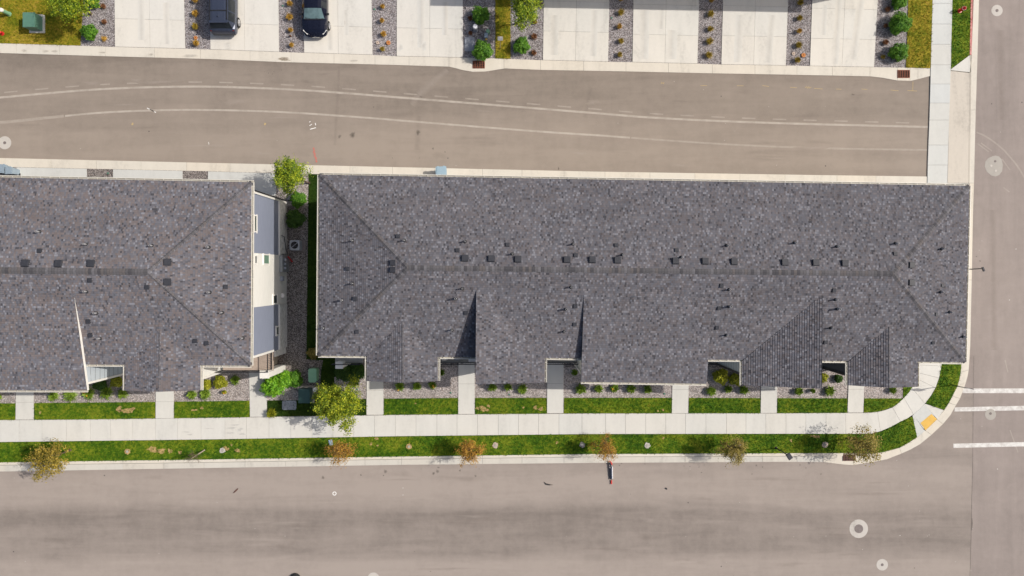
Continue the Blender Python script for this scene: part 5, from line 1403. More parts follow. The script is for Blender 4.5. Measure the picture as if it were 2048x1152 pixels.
od = ['nearest the kerb', 'second from the kerb', 'third from the kerb', 'fourth from the kerb', 'fifth from the kerb']
sd = 100
for nm, L_ in strips:
    for i, (x, y, r_, mt) in enumerate(L_):
        tuft(x, y, r_ / S * 1.12, .38, sd, mt, f'grass tuft {od[i]} in the gravel strip {nm}', GT, nb=260, width=.014); sd += 1
GX = 'dying rust-brown tufts in the top gravel beds'
for x, y, r_, mt, lb in [(211, 79, 5, 'straw', 'tan tuft nearest the kerb in the bed of the lawn-side shrub'), (211, 45, 5, 'rusttuft', 'dark brown tuft second from the kerb in the bed of the lawn-side shrub'), (209, 14, 5, 'rusttuft', 'brown tuft farthest from the kerb in the bed of the lawn-side shrub'),
                     (941, 38, 5, 'rusttuft', 'brown withered tuft between the top round shrub and the stained driveway'), (941, 67, 4, 'rusttuft', 'dark tuft just above the blue-grey ground lid'),
                     (1070, 45, 4.5, 'straw_olive', 'small golden tuft at the edge of the yellow-green tree crown'), (1068, 74, 6, 'rusttuft', 'red-brown tuft beside the shrub across from the white sign'), (1067, 107, 5.5, 'rusttuft', 'brown tuft nearest the kerb below the red-brown one'),
                     (1773, 20, 5, 'rusttuft', 'red-brown tuft farthest from the kerb in the end bed'), (1769, 53, 4, 'rusttuft', 'small dark tuft in the shade of the largest end-bed shrub'), (1769, 86, 5.5, 'rusttuft', 'purple-brown tuft beside the lower end-bed shrub'), (1764, 115, 4, 'straw_olive', 'olive-brown tuft nearest the kerb in the end bed'),
                     (582, 73, 1.5, 'rusttuft', 'tiny brown tuft between two straw tufts beside the saloon'), (1078, 8, 5, 'rusttuft', 'brown tuft under the tree crown at the top edge')]:
    tuft(x, y, r_ / S * 1.15, .28, sd, mt, lb, GX, nb=240, width=.014, droop=.8); sd += 1
# ---- day lilies and clumps along the fronts
GL = 'green leafy clumps along the house fronts'
for x, y, r_, fl, lb in [
    (2, 793, 7, 0, 'green leafy clump cut by the photo edge below the wide dormer'), (113, 790, 10, 0, 'green leafy clump just past the first front walk'), (146, 789, 13, 0, 'bright green leafy clump below the corner of the wide dormer'),
    (182, 784, 12, 3, 'dark clump with orange-yellow flowers at the dormer corner'), (217, 783, 14, 0, 'largest dark green clump, in the recess of the blue-grey wall'), (250, 786, 10, 0, 'dark green clump at the corner of the peaked bay'),
    (388, 788, 9, 0, 'green clump under the peaked bay, just past the second front walk'), (414, 786, 11, 0, 'bright green clump below the small golden shrub'), (474, 759, 9, 0, 'green clump in the shade by the balcony railing'), (453, 783, 4, 1, 'little clump with one yellow flower alone in the gravel'),
    (801, 771, 9.5, 1, 'green clump below the first peaked bay of the long row, nearest its walk'), (835, 770, 8.5, 0, 'green clump in the middle below the first peaked bay'), (866, 769, 8, 2, 'clump with small orange flowers below the first peaked bay'), (884, 744, 6, 0, 'small clump half under the gutter beside the railed recess'),
    (985, 773, 8.5, 0, 'green clump below the first half-gable bay, nearest its walk'), (1016, 773, 8, 0, 'green clump in the middle below the first half-gable bay'), (1045, 777, 9.5, 0, 'bright green clump below the first half-gable bay, farthest from its walk'), (1149, 744, 6, 0, 'small green clump in the shaded notch beside the widest bay'),
    (1161, 777, 10.5, 0, 'bright green clump at the gutter end of the widest bay'), (1196, 776, 8.5, 0, 'bright clump second along the widest bay'), (1228, 775, 8.5, 1, 'dark clump with a yellow flower, third along the widest bay'), (1260, 776, 9, 0, 'dark green clump fourth along the widest bay'), (1294, 777, 8.5, 0, 'green clump fifth along the widest bay, by the sunny gravel'),
    (1420, 781, 9.5, 0, 'tall green clump at the other end of the widest bay'), (1454, 777, 7.5, 0, 'dark green clump below the yellow-green shrubs'), (1485, 779, 8.5, 0, 'dark green clump at the low corner of the second half-gable bay'),
    (1594, 781, 8.5, 0, 'green clump below the second half-gable bay'), (1622, 780, 4.5, 0, 'tiny lime clump below the second half-gable bay'), (1655, 781, 10, 0, 'green clump in the sunny gravel before the charcoal wall'), (1781, 779, 7, 0, 'dry olive clump under the last peaked bay by the curving pavement')]:
    tuft(x, y, r_ / S * 1.1, .45, sd, 'lf_lily' if r_ > 4.2 else 'lf_gold', lb, GL, z=.1, nb=int(90 + 15 * r_), width=.026, cat='leafy plant', name='leafy_plant', flowers=fl, droop=.7); sd += 1
tuft(547, 824, 10 / S * 1.1, .6, 900, 'lf_gold', 'golden tuft at the pavement edge beside the grey ground lid', None, z=.13, nb=420, width=.014)
# ------------------------------------------------------------------ vehicles
def car(root, st, paint, side_glass, roof_glass, rear_glass):
    """st: stations rear->front (y, z sill, z shoulder, z top, half widths sill, shoulder, top)"""
    rings = []
    for y, zl, zs, zt, wl, ws, wt in st:
        half = [(wl * .9, zl), (wl, zl + .10), (ws, zl + (zs - zl) * .6), (ws * .985, zs), (wt, zt - .045), (wt * .62, zt + .01), (0, zt + .022)]
        rings.append([Vector((-x, y, z)) for x, z in half] + [Vector((x, y, z)) for x, z in reversed(half[:-1])])
    n = len(rings[0]); body = MB(); body.v = [tuple(p) for r in rings for p in r]
    def add(f): body.f.append(f); body.uv.append(None); body.mi.append(0)
    gl = {}
    for i in range(len(rings) - 1):
        for j in range(n - 1):
            q = (i * n + j, i * n + j + 1, (i + 1) * n + j + 1, (i + 1) * n + j)
            k = None
            if j in (3, n - 5 + 0) and i in side_glass: k = ('side', i, j)
            if j in (4, 5, 6, 7) and i in roof_glass: k = ('screen', i, 0)
            if j in (4, 5, 6, 7) and i in rear_glass: k = ('rear', i, 0)
            if k is None: add(q)
            else: gl.setdefault(k, []).append([rings[i][j], rings[i][j + 1], rings[i + 1][j + 1], rings[i + 1][j]])
    add(tuple(range(n - 1, -1, -1))); add(tuple((len(rings) - 1) * n + j for j in range(n)))
    for i in range(len(rings) - 1): add((i * n, (i + 1) * n, (i + 1) * n + n - 1, i * n + n - 1))
    body.build('body', paint, root, smooth=False, local=True)
    nm = {'side': 'side_window', 'screen': 'windscreen', 'rear': 'rear_window'}
    for (k, i, j), L_ in gl.items():
        mb = MB()
        for q in L_: mb.poly(q)
        mb.build(nm[k], MT['screen'] if k == 'screen' else MT['carglass'], root, local=True)
    return rings
def wheel(root, x, y, r=.33, w=.22):
    mb = MB(); sg = 1 if x > 0 else -1
    a, b = Vector((x - w / 2, y, r)), Vector((x + w / 2, y, r)); mb.tube(a, b, r, r, 26)
    t = mb.build('wheel', MT['tyre'], root, local=True)
    mb = MB(); c = Vector((x + sg * (w / 2 + .006), y, r))
    mb.tube(c - Vector((sg * .03, 0, 0)), c + Vector((sg * .004, 0, 0)), r * .66, r * .64, 22)
    for k in range(5):
        an = k * 2 * math.pi / 5; d = Vector((0, math.cos(an), math.sin(an)))
        mb.bar(c + d * .05 + Vector((sg * .012, 0, 0)), c + d * r * .62 + Vector((sg * .012, 0, 0)), .07, .02)
    mb.build('rim', MT['rim'], t, local=True)
def smoothbox(root, name, c, s, mat, r=.02):
    mb = MB(); mb.box(c, s); return mb.build(name, MT[mat], root, local=True)

c = G(456, 11, .06)
suv = empty('parked_car', c, 'blue-grey estate car with roof rails, parked tail towards the alley', 'car', 'cars parked on the driveways')
st = [(-2.38, .48, .70, .74, .66, .74, .68), (-2.33, .34, .80, .90, .80, .88, .76), (-2.24, .29, .98, 1.06, .86, .92, .80), (-2.12, .27, 1.04, 1.16, .88, .94, .79), (-1.78, .26, 1.07, 1.66, .89, .95, .68),
      (-1.70, .26, 1.07, 1.70, .89, .95, .68), (-1.05, .25, 1.06, 1.73, .90, .955, .69), (-.98, .25, 1.06, 1.735, .90, .955, .69), (-.10, .25, 1.05, 1.74, .90, .955, .69), (-.02, .25, 1.05, 1.74, .90, .955, .69), (.62, .25, 1.04, 1.70, .90, .955, .67), (.74, .25, 1.03, 1.66, .90, .95, .66),
      (1.32, .25, 1.00, 1.14, .90, .95, .76), (1.42, .25, .98, 1.09, .90, .94, .78), (1.95, .26, .90, 1.01, .89, .92, .74), (2.22, .30, .78, .88, .85, .87, .66), (2.36, .42, .62, .68, .74, .76, .55)]
car(suv, st, MT['paint_suv'], {5, 7, 9}, {11}, {3})
for x in (-.86, .86):
    wheel(suv, x, -1.42, .36); wheel(suv, x, 1.42, .36)
for x in (-.62, .62):
    mb = MB(); mb.bar((x, -1.6, 1.76), (x, .55, 1.76), .05, .045)
    for y in (-1.6, -.6, .5): mb.box((x, y, 1.735), (.06, .14, .05))
    mb.build('roof_rail', MT['black'], suv, local=True)
for y in (-1.02, -.06):
    mb = MB(); mb.bar((-.6, y, 1.765), (.6, y, 1.765), .07, .03); mb.build('roof_bar', MT['black'], suv, local=True)
mb = MB(); mb.bar((0, -1.46, 1.735), (0, -1.40, 1.83), .035, .12); mb.build('antenna', MT['paint_suv'], suv, local=True)
mb = MB(); mb.bar((-.66, -1.80, 1.70), (.66, -1.80, 1.70), .16, .03); mb.build('spoiler', MT['paint_suv'], suv, local=True)
for x in (-.86, .86):
    smoothbox(suv, 'tail_lamp', (x * .93, -2.2, .96), (.14, .12, .16), 'redlens'); smoothbox(suv, 'mirror', (x * 1.17, .78, 1.1), (.2, .14, .15), 'paint_suv'); smoothbox(suv, 'headlight', (x * .8, 2.2, .78), (.3, .14, .14), 'lens')
mb = MB(); mb.bar((-.8, -2.36, .62), (.8, -2.36, .62), .1, .22); mb.build('rear_bumper', MT['vent'], suv, local=True)
mb = MB(); mb.bar((-.55, -2.19, 1.07), (.55, -2.19, 1.07), .03, .03); mb.build('tailgate_trim', MT['rim'], suv, local=True)

c = G(636, 17, .06)
sal = empty('parked_car', c, 'dark navy saloon car parked nose towards the alley', 'car', 'cars parked on the driveways', rz=math.pi)
st = [(-2.34, .48, .72, .78, .70, .76, .62), (-2.26, .32, .86, .98, .82, .86, .70), (-1.75, .26, .95, 1.08, .88, .91, .74), (-1.66, .26, .96, 1.10, .88, .91, .75), (-.95, .24, .96, 1.40, .88, .92, .60), (-.88, .24, .96, 1.42, .88, .92, .60), (-.12, .24, .95, 1.46, .88, .92, .62), (-.05, .24, .95, 1.46, .88, .92, .62), (.42, .24, .94, 1.44, .88, .92, .61), (.50, .24, .94, 1.41, .88, .92, .61),
      (1.14, .24, .93, 1.03, .88, .92, .75), (1.20, .24, .92, 1.00, .88, .915, .76), (1.55, .25, .86, .97, .88, .91, .74), (1.85, .27, .78, .90, .86, .89, .71), (2.05, .30, .70, .80, .82, .85, .64), (2.22, .38, .60, .66, .70, .74, .52), (2.33, .46, .54, .57, .46, .50, .34)]
car(sal, st, MT['paint_car'], {5, 7}, {9}, {3})
for x in (-.83, .83):
    wheel(sal, x, -1.35, .33); wheel(sal, x, 1.42, .33)
    smoothbox(sal, 'mirror', (x * 1.18, .80, 1.0), (.20, .12, .13), 'black'); smoothbox(sal, 'tail_lamp', (x * .85, -2.24, .86), (.3, .1, .12), 'redlens')
    mb = MB(); mb.bar((x * 1.02, 1.86, .76), (x * .66, 2.14, .66), .10, .09); mb.build('headlight', MT['lens'], sal, local=True)
    mb = MB(); mb.bar((x * .66, 2.14, .67), (0, 2.30, .60), .03, .03); mb.build('grille_trim', MT['rim'], sal, local=True)
mb = MB(); mb.bar((-.7, 1.17, 1.03), (.7, 1.17, 1.03), .09, .02)
for x in (-.35, .2): mb.bar((x, 1.16, 1.045), (x + .45, 1.06, 1.07), .02, .015)
mb.build('wiper', MT['black'], sal, local=True)
mb = MB(); mb.box((0, 2.28, .48), (.5, .12, .12)); mb.build('number_plate', MT['signwhite'], sal, local=True)

# ------------------------------------------------------------------ utilities and street furniture
def manhole(px, py, R_, r_, label, coll='collar', grp='manholes in the streets', lidm='lid', z=.005, pt=None):
    c = P(px, py, z); e = empty('manhole', Vector((c.x, c.y, 0)), label, 'manhole', grp); mb = MB(); n = 40
    o = [(c.x + R_ / S * math.cos(2 * math.pi * i / n), c.y + R_ / S * math.sin(2 * math.pi * i / n)) for i in range(n)]
    mb.prism(o, .001, z + .002); mb.build('concrete_collar', MT[coll], e)
    pc = pt or (0, 0); mb = MB(); cc = Vector((c.x + pc[0] / S, c.y + pc[1] / S, z))
    mb.lathe(cc, [(r_ / S, 0), (r_ / S, .010), (r_ / S * .9, .010), (r_ / S * .88, .007)], 24)
    for i in range(12):
        a = i * math.pi / 6; mb.box(cc + Vector((math.cos(a) * r_ / S * .6, math.sin(a) * r_ / S * .6, .009)), (r_ / S * .18, .02, .006), rz=a)
    mb.build('iron_lid', MT[lidm], e)
manhole(9.5, 285.5, 13, 3, 'pale manhole ring at the photo edge in the alley')
manhole(1994, 21, 11.3, 3, 'pale manhole ring high up the cross street')
manhole(1717.5, 1057.5, 18.5, 8.8, 'widest manhole, with a broad pale ring around a brown lid, in the lower street')
manhole(1764.5, 1129.5, 11.5, 2.8, 'small pale manhole ring below the widest one')
manhole(747, 1157, 12, 3, 'pale manhole ring cut by the bottom edge')
manhole(1981, 829, 11, 2.6, 'grey manhole ring touching the crosswalk line', 'collar_grey', pt=(0, 2))
# freehand concrete patch round two valve lids
c = P(1989, 332, .005); e = empty('valve_patch', Vector((c.x, c.y, 0)), 'irregular grey concrete patch with two small valve lids in the cross street', 'concrete patch')
ring = [(1991, 311), (1998, 313), (2003.5, 319), (2005.5, 330), (2004.5, 342), (1998.5, 350), (1991, 353), (1983, 351), (1974, 344), (1969.3, 333), (1971, 323), (1977, 316), (1985, 312.5)]
mb = MB(); mb.prism(pts(ring, .007), .001, .007); mb.build('concrete_collar', MT['collar_grey'], e)
for x, y, mt in ((1982.5, 331.5, 'collar'), (1991.5, 341.5, 'collar'), (1990.5, 322.5, 'lid')):
    mb = MB(); mb.lathe(P(x, y, .007), [(.085, 0), (.085, .012), (.07, .012)], 14); mb.build('valve_lid', MT[mt], e)
c = P(669, 987, 0); mb = MB(); mb.lathe(c, [(.15, 0.001), (.15, .008), (.09, .008), (.09, .001)], 22, top=False)
o = mb.build('painted_ring', MT['chalk']); tag(o, kind='structure')

def grate(px0, py0, px1, py1, label, mat, z, nb=5, rows=4, grp='storm drain grates'):
    a, b = P(px0, py1, z), P(px1, py0, z); e = empty('storm_drain', ((a.x + b.x) / 2, (a.y + b.y) / 2, z), label, 'storm drain', grp)
    w, h = b.x - a.x, b.y - a.y; c = (a + b) / 2; mb = MB()
    mb.box((c.x, c.y, z + .003), (w, h, .006)); mb.build('drain_pit', MT['pit'], e)
    mb = MB()
    for s in (-1, 1):
        mb.box((c.x, c.y + s * (h / 2 - .02), z + .018), (w, .055, .034)); mb.box((c.x + s * (w / 2 - .02), c.y, z + .0178), (.055, h - .1, .0336))
    for i in range(1, nb): mb.box((a.x + w * i / nb, c.y, z + .0175), (.055, h - .1, .033))
    for j in range(1, rows):
        mb.box((c.x, a.y + h * j / rows, z + .015), (w - .1, .022, .024))
    mb.build('grate_bars', MT[mat], e)
grate(945.5, 121.8, 969.5, 136.8, 'rust-red storm drain grate under the large round shrub', 'rust', .036)
grate(1795, 140.3, 1819, 155.8, 'rust-red storm drain grate between cracked kerb slabs by the cross street', 'rust', .036)
grate(1685.5, 909, 1711, 921.5, 'dark storm drain grate under the olive tree at the corner', 'rust_dark', .062, 8, 3)

def ubox(px0, py0, px1, py1, h, label, mat, base=None, cat='utility box', z=.08, name='utility_box', seam=True, bev=.05, lift=.06):
    """cabinet with a lid, drawn from the photo corners of its top"""
    kk = (H - z - h) / H
    a = Vector(((px0 - NX) / S * kk, -(py1 - NY) / S * kk, z)); b = Vector(((px1 - NX) / S * kk, -(py0 - NY) / S * kk, z)); c = (a + b) / 2
    w, d = b.x - a.x, b.y - a.y; e = empty(name, c, label, cat)
    if base:
        mb = MB(); mb.box((c.x, c.y, z + .04), (w + .24, d + .24, .08)); mb.build('plinth', MT[base], e)
    def rr(w_, d_, r):
        o = []
        for sx_, sy_, a0 in ((1, 1, 0), (-1, 1, 90), (-1, -1, 180), (1, -1, 270)):
            for k in range(4):
                t = math.radians(a0 + 30 * k); o.append((c.x + sx_ * (w_ / 2 - r) + r * math.cos(t), c.y + sy_ * (d_ / 2 - r) + r * math.sin(t)))
        return o
    mb = MB(); mb.prism(rr(w - .04, d - .04, bev), z + (.08 if base else 0), z + h - lift); mb.build('cabinet', MT[mat], e)
    mb = MB(); mb.prism(rr(w, d, bev), z + h - lift, z + h - .012); mb.prism(rr(w - .05, d - .05, bev), z + h - .012, z + h)
    if seam: mb.box((c.x, c.y, z + h + .006), (w - .02, .02, .012))
    mb.build('lid', MT[mat], e); return e
ubox(45, 24.5, 69.5, 54, 1.0, 'big green utility box with a pale side plate on the dry lawn', 'util_green', 'conc', z=.06, seam=False, bev=.02)
mb = MB(); q = G(83, 43, .06); mb.box((q.x, q.y, .09), (.35, .95, .12)); o = mb.build('concrete_step', MT['conc']); tag(o, 'pale concrete pad projecting beside the big green utility box', 'concrete pad')
ubox(616.5, 737, 633, 765, .75, 'light green rounded utility box in the shaded gravel', 'util_light', z=.09, seam=False, bev=.12)
ubox(596.5, 778, 619.5, 806.5, .9, 'dark green split-lid utility box beside the yellow-green tree', 'util_dark', 'collar_grey', z=.09, bev=.02)
def vault(px0, py0, px1, py1, label, mat, z, hnd=True):
    a, b = P(px0, py1, z), P(px1, py0, z); c = (a + b) / 2; w, d = b.x - a.x, b.y - a.y; e = empty('ground_lid', (c.x, c.y, z - .03), label, 'utility lid'); r = .1; o = []
    for sx_, sy_, a0 in ((1, 1, 0), (-1, 1, 90), (-1, -1, 180), (1, -1, 270)):
        for k in range(4):
            t = math.radians(a0 + 30 * k); o.append((c.x + sx_ * (w / 2 - r) + r * math.cos(t), c.y + sy_ * (d / 2 - r) + r * math.sin(t)))
    mb = MB(); mb.prism(o, z - .06, z + .05); mb.build('lid', MT[mat], e)
    if hnd:
        for s in (-1, 1):
            mb = MB(); mb.box((c.x + s * w * .28, c.y, z + .055), (.12, .03, .012)); mb.build('handle', MT['lid'], e)
vault(564.5, 801, 593, 819.5, 'pale blue-grey rounded ground lid in the shaded grass by the pavement', 'util_grey', .13)
vault(929.5, 74, 949.5, 103, 'flat blue-grey ground lid beside the large round shrub', 'util_grey', .03, False)
def post(px, py, r_, h, label, mat, cap_, name='pedestal', cat='utility post', z=.03, dome=False):
    b = G(px, py, z); e = empty(name, b, label, cat); mb = MB(); mb.lathe(b, [(r_ * 1.15, 0), (r_ * 1.15, .04), (r_ * .95, .05), (r_ * .95, h - .12)], 18); mb.build('post', MT[mat], e)
    mb = MB(); mb.lathe(b + Vector((0, 0, h - .14)), [(r_, 0), (r_, .10), (r_ * .9, .135), (r_ * .5, .145)], 20); mb.build('cap', MT[cap_], e)
post(20, 29, .15, .95, 'pale mint utility post with a white cap on the dry lawn', 'util_light', 'signwhite', z=.06)
post(951.5, 60.5, .17, .85, 'grey utility post with a white cap between the round shrubs', 'util_grey', 'flagwhite')
post(976, 66, .14, .45, 'short green utility post in the tree shade on gravel', 'util_green', 'util_light')
post(636, 776, .16, .8, 'cream utility post with a round lid behind the dark green box', 'bark_pale', 'signwhite', z=.09)
c = G(973, 79, .03); e = empty('water_meter', c, 'grey-blue metal meter housing with a yellow tag behind the large shrub', 'meter'); mb = MB(); mb.box((c.x, c.y + .1, .32), (.22, .3, .58)); mb.box((c.x, c.y + .1, .63), (.26, .34, .05)); mb.build('housing', MT['bingrey'], e)
mb = MB(); mb.box((c.x, c.y - .13, .45), (.14, .1, .1)); mb.build('meter_tag', MT['yellow'], e)
# hydrants
def hydrant(px, py, label, z=.06, mat='red', capm='flagwhite', h=.8):
    b = G(px, py, z); e = empty('fire_hydrant', b, label, 'fire hydrant'); mb = MB()
    mb.lathe(b, [(.16, 0), (.16, .05), (.10, .06), (.10, h * .68), (.14, h * .70), (.14, h * .75), (.11, h * .8), (.05, h * .92), (.03, h)], 16); mb.build('barrel', MT[mat], e)
    for a in (0, 2.2, 4.2):
        d = Vector((math.cos(a), math.sin(a), 0)); mb = MB(); c = b + Vector((0, 0, h * .56)); mb.tube(c, c + d * .17, .06, .065, 10); mb.build('nozzle', MT[capm if a == 0 else mat], e)
    mb = MB(); mb.lathe(b + Vector((0, 0, h * .70)), [(.15, 0), (.15, .03)], 16); mb.build('flange', MT[capm], e)
hydrant(1918, 22.5, 'red fire hydrant with pale collar on the narrow lawn by the red kerb')
hydrant(6, 68, 'red standpipe on the dry lawn cut by the photo edge', h=.55, capm='red')
# irrigation rings: pots set in gravel
for x, y, mt, lb in ((755, 86, 'terrapale', 'pale orange ring in gravel beside the darker orange ring'), (777, 86, 'terracotta', 'orange ring with a dark centre, beside the stained driveway'), (1586, 108, 'terrapale', 'pale grey ring in gravel, on the far side of its tuft row'), (1606, 111, 'terracotta', 'small orange ring in gravel near the last driveway'), (392, 76, 'terracotta', 'little orange ring beside the tail of the blue-grey car')):
    rr = .16 if mt == 'terracotta' and x > 700 else .13
    mb = MB(); mb.lathe(G(x, y, .02), [(rr, 0), (rr, .09), (rr * .82, .10), (rr * .3, .10), (rr * .28, .03)], 18)
    o = mb.build('clay_ring', MT[mt]); tag(o, lb, 'clay ring', 'clay rings in the gravel strips')
# round valve covers with trampled rings along the verge
GV = 'round valve covers along the verge'
for x, y, mt, lb in ((255, 903, 'soil', 'sandy valve cover beside the bare patch, nearest the full amber tree'), (445, 901, 'collar', 'pale valve cover just past the bare sapling'), (818, 893, 'soil', 'sandy valve cover before the rust-orange sapling'), (991, 890.5, 'terrapale', 'pinkish valve cover past the rust-orange sapling'),
                 (1164.5, 889.5, 'collar_grey', 'grey valve cover in the shade of the tan-orange sapling'), (1294.5, 890.5, 'collar', 'pale valve cover between the banner and the olive-brown sapling'), (1481, 889.5, 'soil', 'sandy valve cover at the crown of the olive-brown sapling'), (1650, 889, 'terrapale', 'valve cover in the deep shade of the corner tree')):
    c = P(x, y, .15); e = empty('valve_cover', Vector((c.x, c.y, .13)), lb, 'valve cover', GV); mb = MB(); n = 18; rr = random.Random(int(x))
    mb.prism([(c.x + .21 * (1 + rr.uniform(-.18, .18)) * math.cos(i * 2 * math.pi / n), c.y + .21 * (1 + rr.uniform(-.18, .18)) * math.sin(i * 2 * math.pi / n)) for i in range(n)], .12, .185); mb.build('worn_ring', MT[mt], e)
    mb = MB(); mb.lathe((c.x, c.y, .185), [(.10, 0), (.10, .02), (.085, .022)], 16); mb.build('lid', MT['collar_grey' if mt != 'collar_grey' else 'collar'], e)
# little green irrigation caps
GI = 'green irrigation caps'
for x, y, z, lb in ((901.5, 785, .1, 'teal irrigation cap in the sunny gravel before the railed recess'), (1018.5, 788.5, .1, 'teal irrigation cap below the first half-gable bay'), (1328, 787, .1, 'teal irrigation cap at the sunny end of the widest bay'), (714.5, 778, .1, 'teal irrigation cap under the edge of the big yellow-green tree'), (566, 12, .02, 'green irrigation cap in the gravel beside the saloon'), (749, 19, .02, 'green irrigation cap in the strip with the orange rings'), (1223, 36, .02, 'green irrigation cap in the first strip past the white sign'), (218, 347, .12, 'dark green irrigation cap in the gravel by the cut-off row')):
    mb = MB(); mb.lathe(G(x, y, z), [(.07, 0), (.07, .05), (.055, .065)], 12); o = mb.build('irrigation_cap', MT['util_green']); tag(o, lb, 'irrigation cap', GI)
# scraps and small things
mb = MB(); c = P(661.5, 885, .2); mb.box((c.x, c.y, .2), (.26, .4, .07), rz=.2); o = mb.build('card_box', MT['binblue']); tag(o, 'pale blue card box lying on the verge by the orange sapling', 'box')
def scrap(name, ring, label, mat, h=.04, cat='debris'):
    mb = MB(); mb.prism(pts(ring, h), .004, h); o = mb.build(name, MT[mat]); tag(o, label, cat)
scrap('tyre_shred', [(1088, 964), (1092, 967), (1098, 968.5), (1106, 970), (1098, 970.8), (1091, 969.5)], 'thin black strip of tyre lying below the rust-orange sapling', 'black')
scrap('tyre_shred', [(466, 986.5), (470, 981), (474, 977.5), (476, 976.5), (475.5, 979.5), (472, 983), (468, 986)], 'short dark red-tipped strip lying across from the bare sapling', 'rust_dark')
scrap('black_rag', [(1330, 976), (1333, 975.5), (1335, 978), (1333.5, 979.5), (1331.5, 978.5)], 'tiny black scrap lying in the open street', 'black', .05)
scrap('black_hook', [(927.5, 16), (929.5, 14.4), (932, 15), (932.2, 17.4), (930.5, 16.3)], 'small black curved scrap at the corner of the gravel bed', 'black', .06)
mb = MB(); c = G(592, 1155, 0)
rg2 = random.Random(5); mb.lathe(c, [(.30, 0.0), (.36, .08), (.37, .16), (.33, .24), (.2, .29), (.05, .30)], 18)
o = mb.build('rubber_cone_base', MT['tyre']); o.name = 'rubber_hump'; tag(o, 'black rounded hump in the street cut by the bottom edge', 'rubber hump')
# small white yard sign
b = G(1000.5, 97.5, .06); e = empty('yard_sign', b, 'small white sign on a thin wooden stake in the dry grass strip', 'sign')
t = P(1000.5, 79, 1.35); mb = MB(); mb.tube(b, t, .022, .022, 8); mb.build('stake', MT['wood'], e)
mb = MB(); c = P(1000.6, 77, 1.4); Rm = Matrix.Rotation(math.radians(52), 3, 'X') @ Matrix.Rotation(.05, 3, 'Z'); mb.box(c, (.36, .02, .30), M=Matrix.Rotation(math.radians(-48), 3, 'X')); mb.build('panel', MT['signwhite'], e)
# street sign at the corner: post and edge-on blade
b = G(1899, 769.5, .13); top = P(1947.5, 778.4, 2.95); e = empty('street_sign', b, 'dark thin signpost standing in the grass at the street corner, seen from above', 'signpost')
mb = MB(); mb.tube(b, top, .03, .028, 8); mb.build('pole', MT['black'], e)
mb = MB(); mb.box(b.lerp(top, .87), (.72, .012, .62), rz=-.17); mb.build('sign_plate', MT['steel'], e)
# lamp posts
def lamp(bx, by, tx, ty, h, label, z, head=(.32, .44), rz=.6, arm=None):
    b = G(bx, by, z); t = P(tx, ty, h); e = empty('lamp_post', b, label, 'lamp post', 'lamp posts'); mb = MB(); mb.tube(b, t, .045, .035, 10); mb.lathe(b, [(.10, 0), (.10, .05), (.06, .07), (.05, .2)], 12, top=False); mb.build('pole', MT['black'], e)
    mb = MB(); mb.box(t + Vector((.05, -.05, .05)), (head[0], head[1], .1), rz=rz); mb.box(t + Vector((.05, -.05, .11)), (head[0] * .8, head[1] * .8, .03), rz=rz); mb.build('lamp_head', MT['vent'], e)
    mb = MB(); mb.box(t + Vector((.05, -.05, -.005)), (head[0] * .7, head[1] * .7, .015), rz=rz); mb.build('lens', MT['lens'], e)
lamp(1550.5, 895, 1576.5, 911, 2.75, 'dark lamp post with a square head on the verge, above the lower street', .135)
lamp(1897, 541, 1964, 537, 4.1, 'thin lamp post by the cross-street kerb, rising past the long eave', .1, (.12, .3), .4)
# rolled banner lying from the gutter into the street
b = P(1221, 940, 0); e = empty('fallen_banner', b, 'red, white and navy rolled banner lying from the gutter into the lower street', 'banner')
path = [(1217.5, 921.5, .19), (1221, 924, .20), (1223.2, 930, .17), (1222.6, 936, .15), (1222.6, 945, .13), (1223.2, 958.5, .11)]
pp = [P(*q) for q in path]
def roll(name, a, b_, dx, w, r, mat):
    mb = MB(); n = 10; prev = None
    for k in range(n + 1):
        t = a + (b_ - a) * k / n; i = min(int(t), len(pp) - 2); c = pp[i].lerp(pp[i + 1], t - i) + Vector((dx, 0, .012 * math.sin(t * 9)))
        ring = [c + Vector((w * math.cos(q * math.pi / 4), 0, r * math.sin(q * math.pi / 4))) for q in range(8)]
        if prev:
            for q in range(8): mb.poly([prev[q], prev[(q + 1) % 8], ring[(q + 1) % 8], ring[q]])
        else: mb.poly(ring[::-1])
        prev = ring
    mb.poly(prev); mb.build(name, MT[mat], e, smooth=False)
roll('red_panel', 0.0, 1.9, .025, .06, .07, 'flagred'); roll('navy_panel', 1.3, 2.6, -.07, .055, .07, 'navy'); roll('navy_panel', 2.65, 5.0, -.035, .068, .08, 'navy'); roll('white_panel', 2.5, 4.9, .062, .042, .075, 'flagwhite'); roll('white_panel', 2.4, 3.0, -.115, .02, .05, 'flagwhite')
pp = [P(1223.2, 960.5, .08), P(1223.0, 968, .06)]
roll('red_tip', 0, 1, -.01, .055, .05, 'flagred')
# air conditioner in the gap
c = G(595.8, 491.2, .09); e = empty('air_conditioner', c, 'grey square air conditioner with a round fan in the shaded gravel gap', 'air conditioner')
mb = MB(); mb.box((c.x + .12, c.y - .05, .12), (1.0, .9, .06)); mb.build('pad', MT['lid'], e)
mb = MB(); w = .36
o = []
for sx_, sy_, a0 in ((1, 1, 0), (-1, 1, 90), (-1, -1, 180), (1, -1, 270)):
    for k in range(4):
        t = math.radians(a0 + 30 * k); o.append((c.x + sx_ * (w - .07) + .07 * math.cos(t), c.y + sy_ * (w - .07) + .07 * math.sin(t)))
mb.prism(o, .15, .84)
for k in range(9): mb.prism([(c.x + (x - c.x) * 1.012, c.y + (y - c.y) * 1.012) for x, y in o], .2 + k * .065, .22 + k * .065)
mb.build('casing', MT['steel'], e)
mb = MB(); n = 28; top = .845
ri = .265; oo = [(c.x + ri * math.cos(2 * math.pi * i / n), c.y + ri * math.sin(2 * math.pi * i / n)) for i in range(n)]
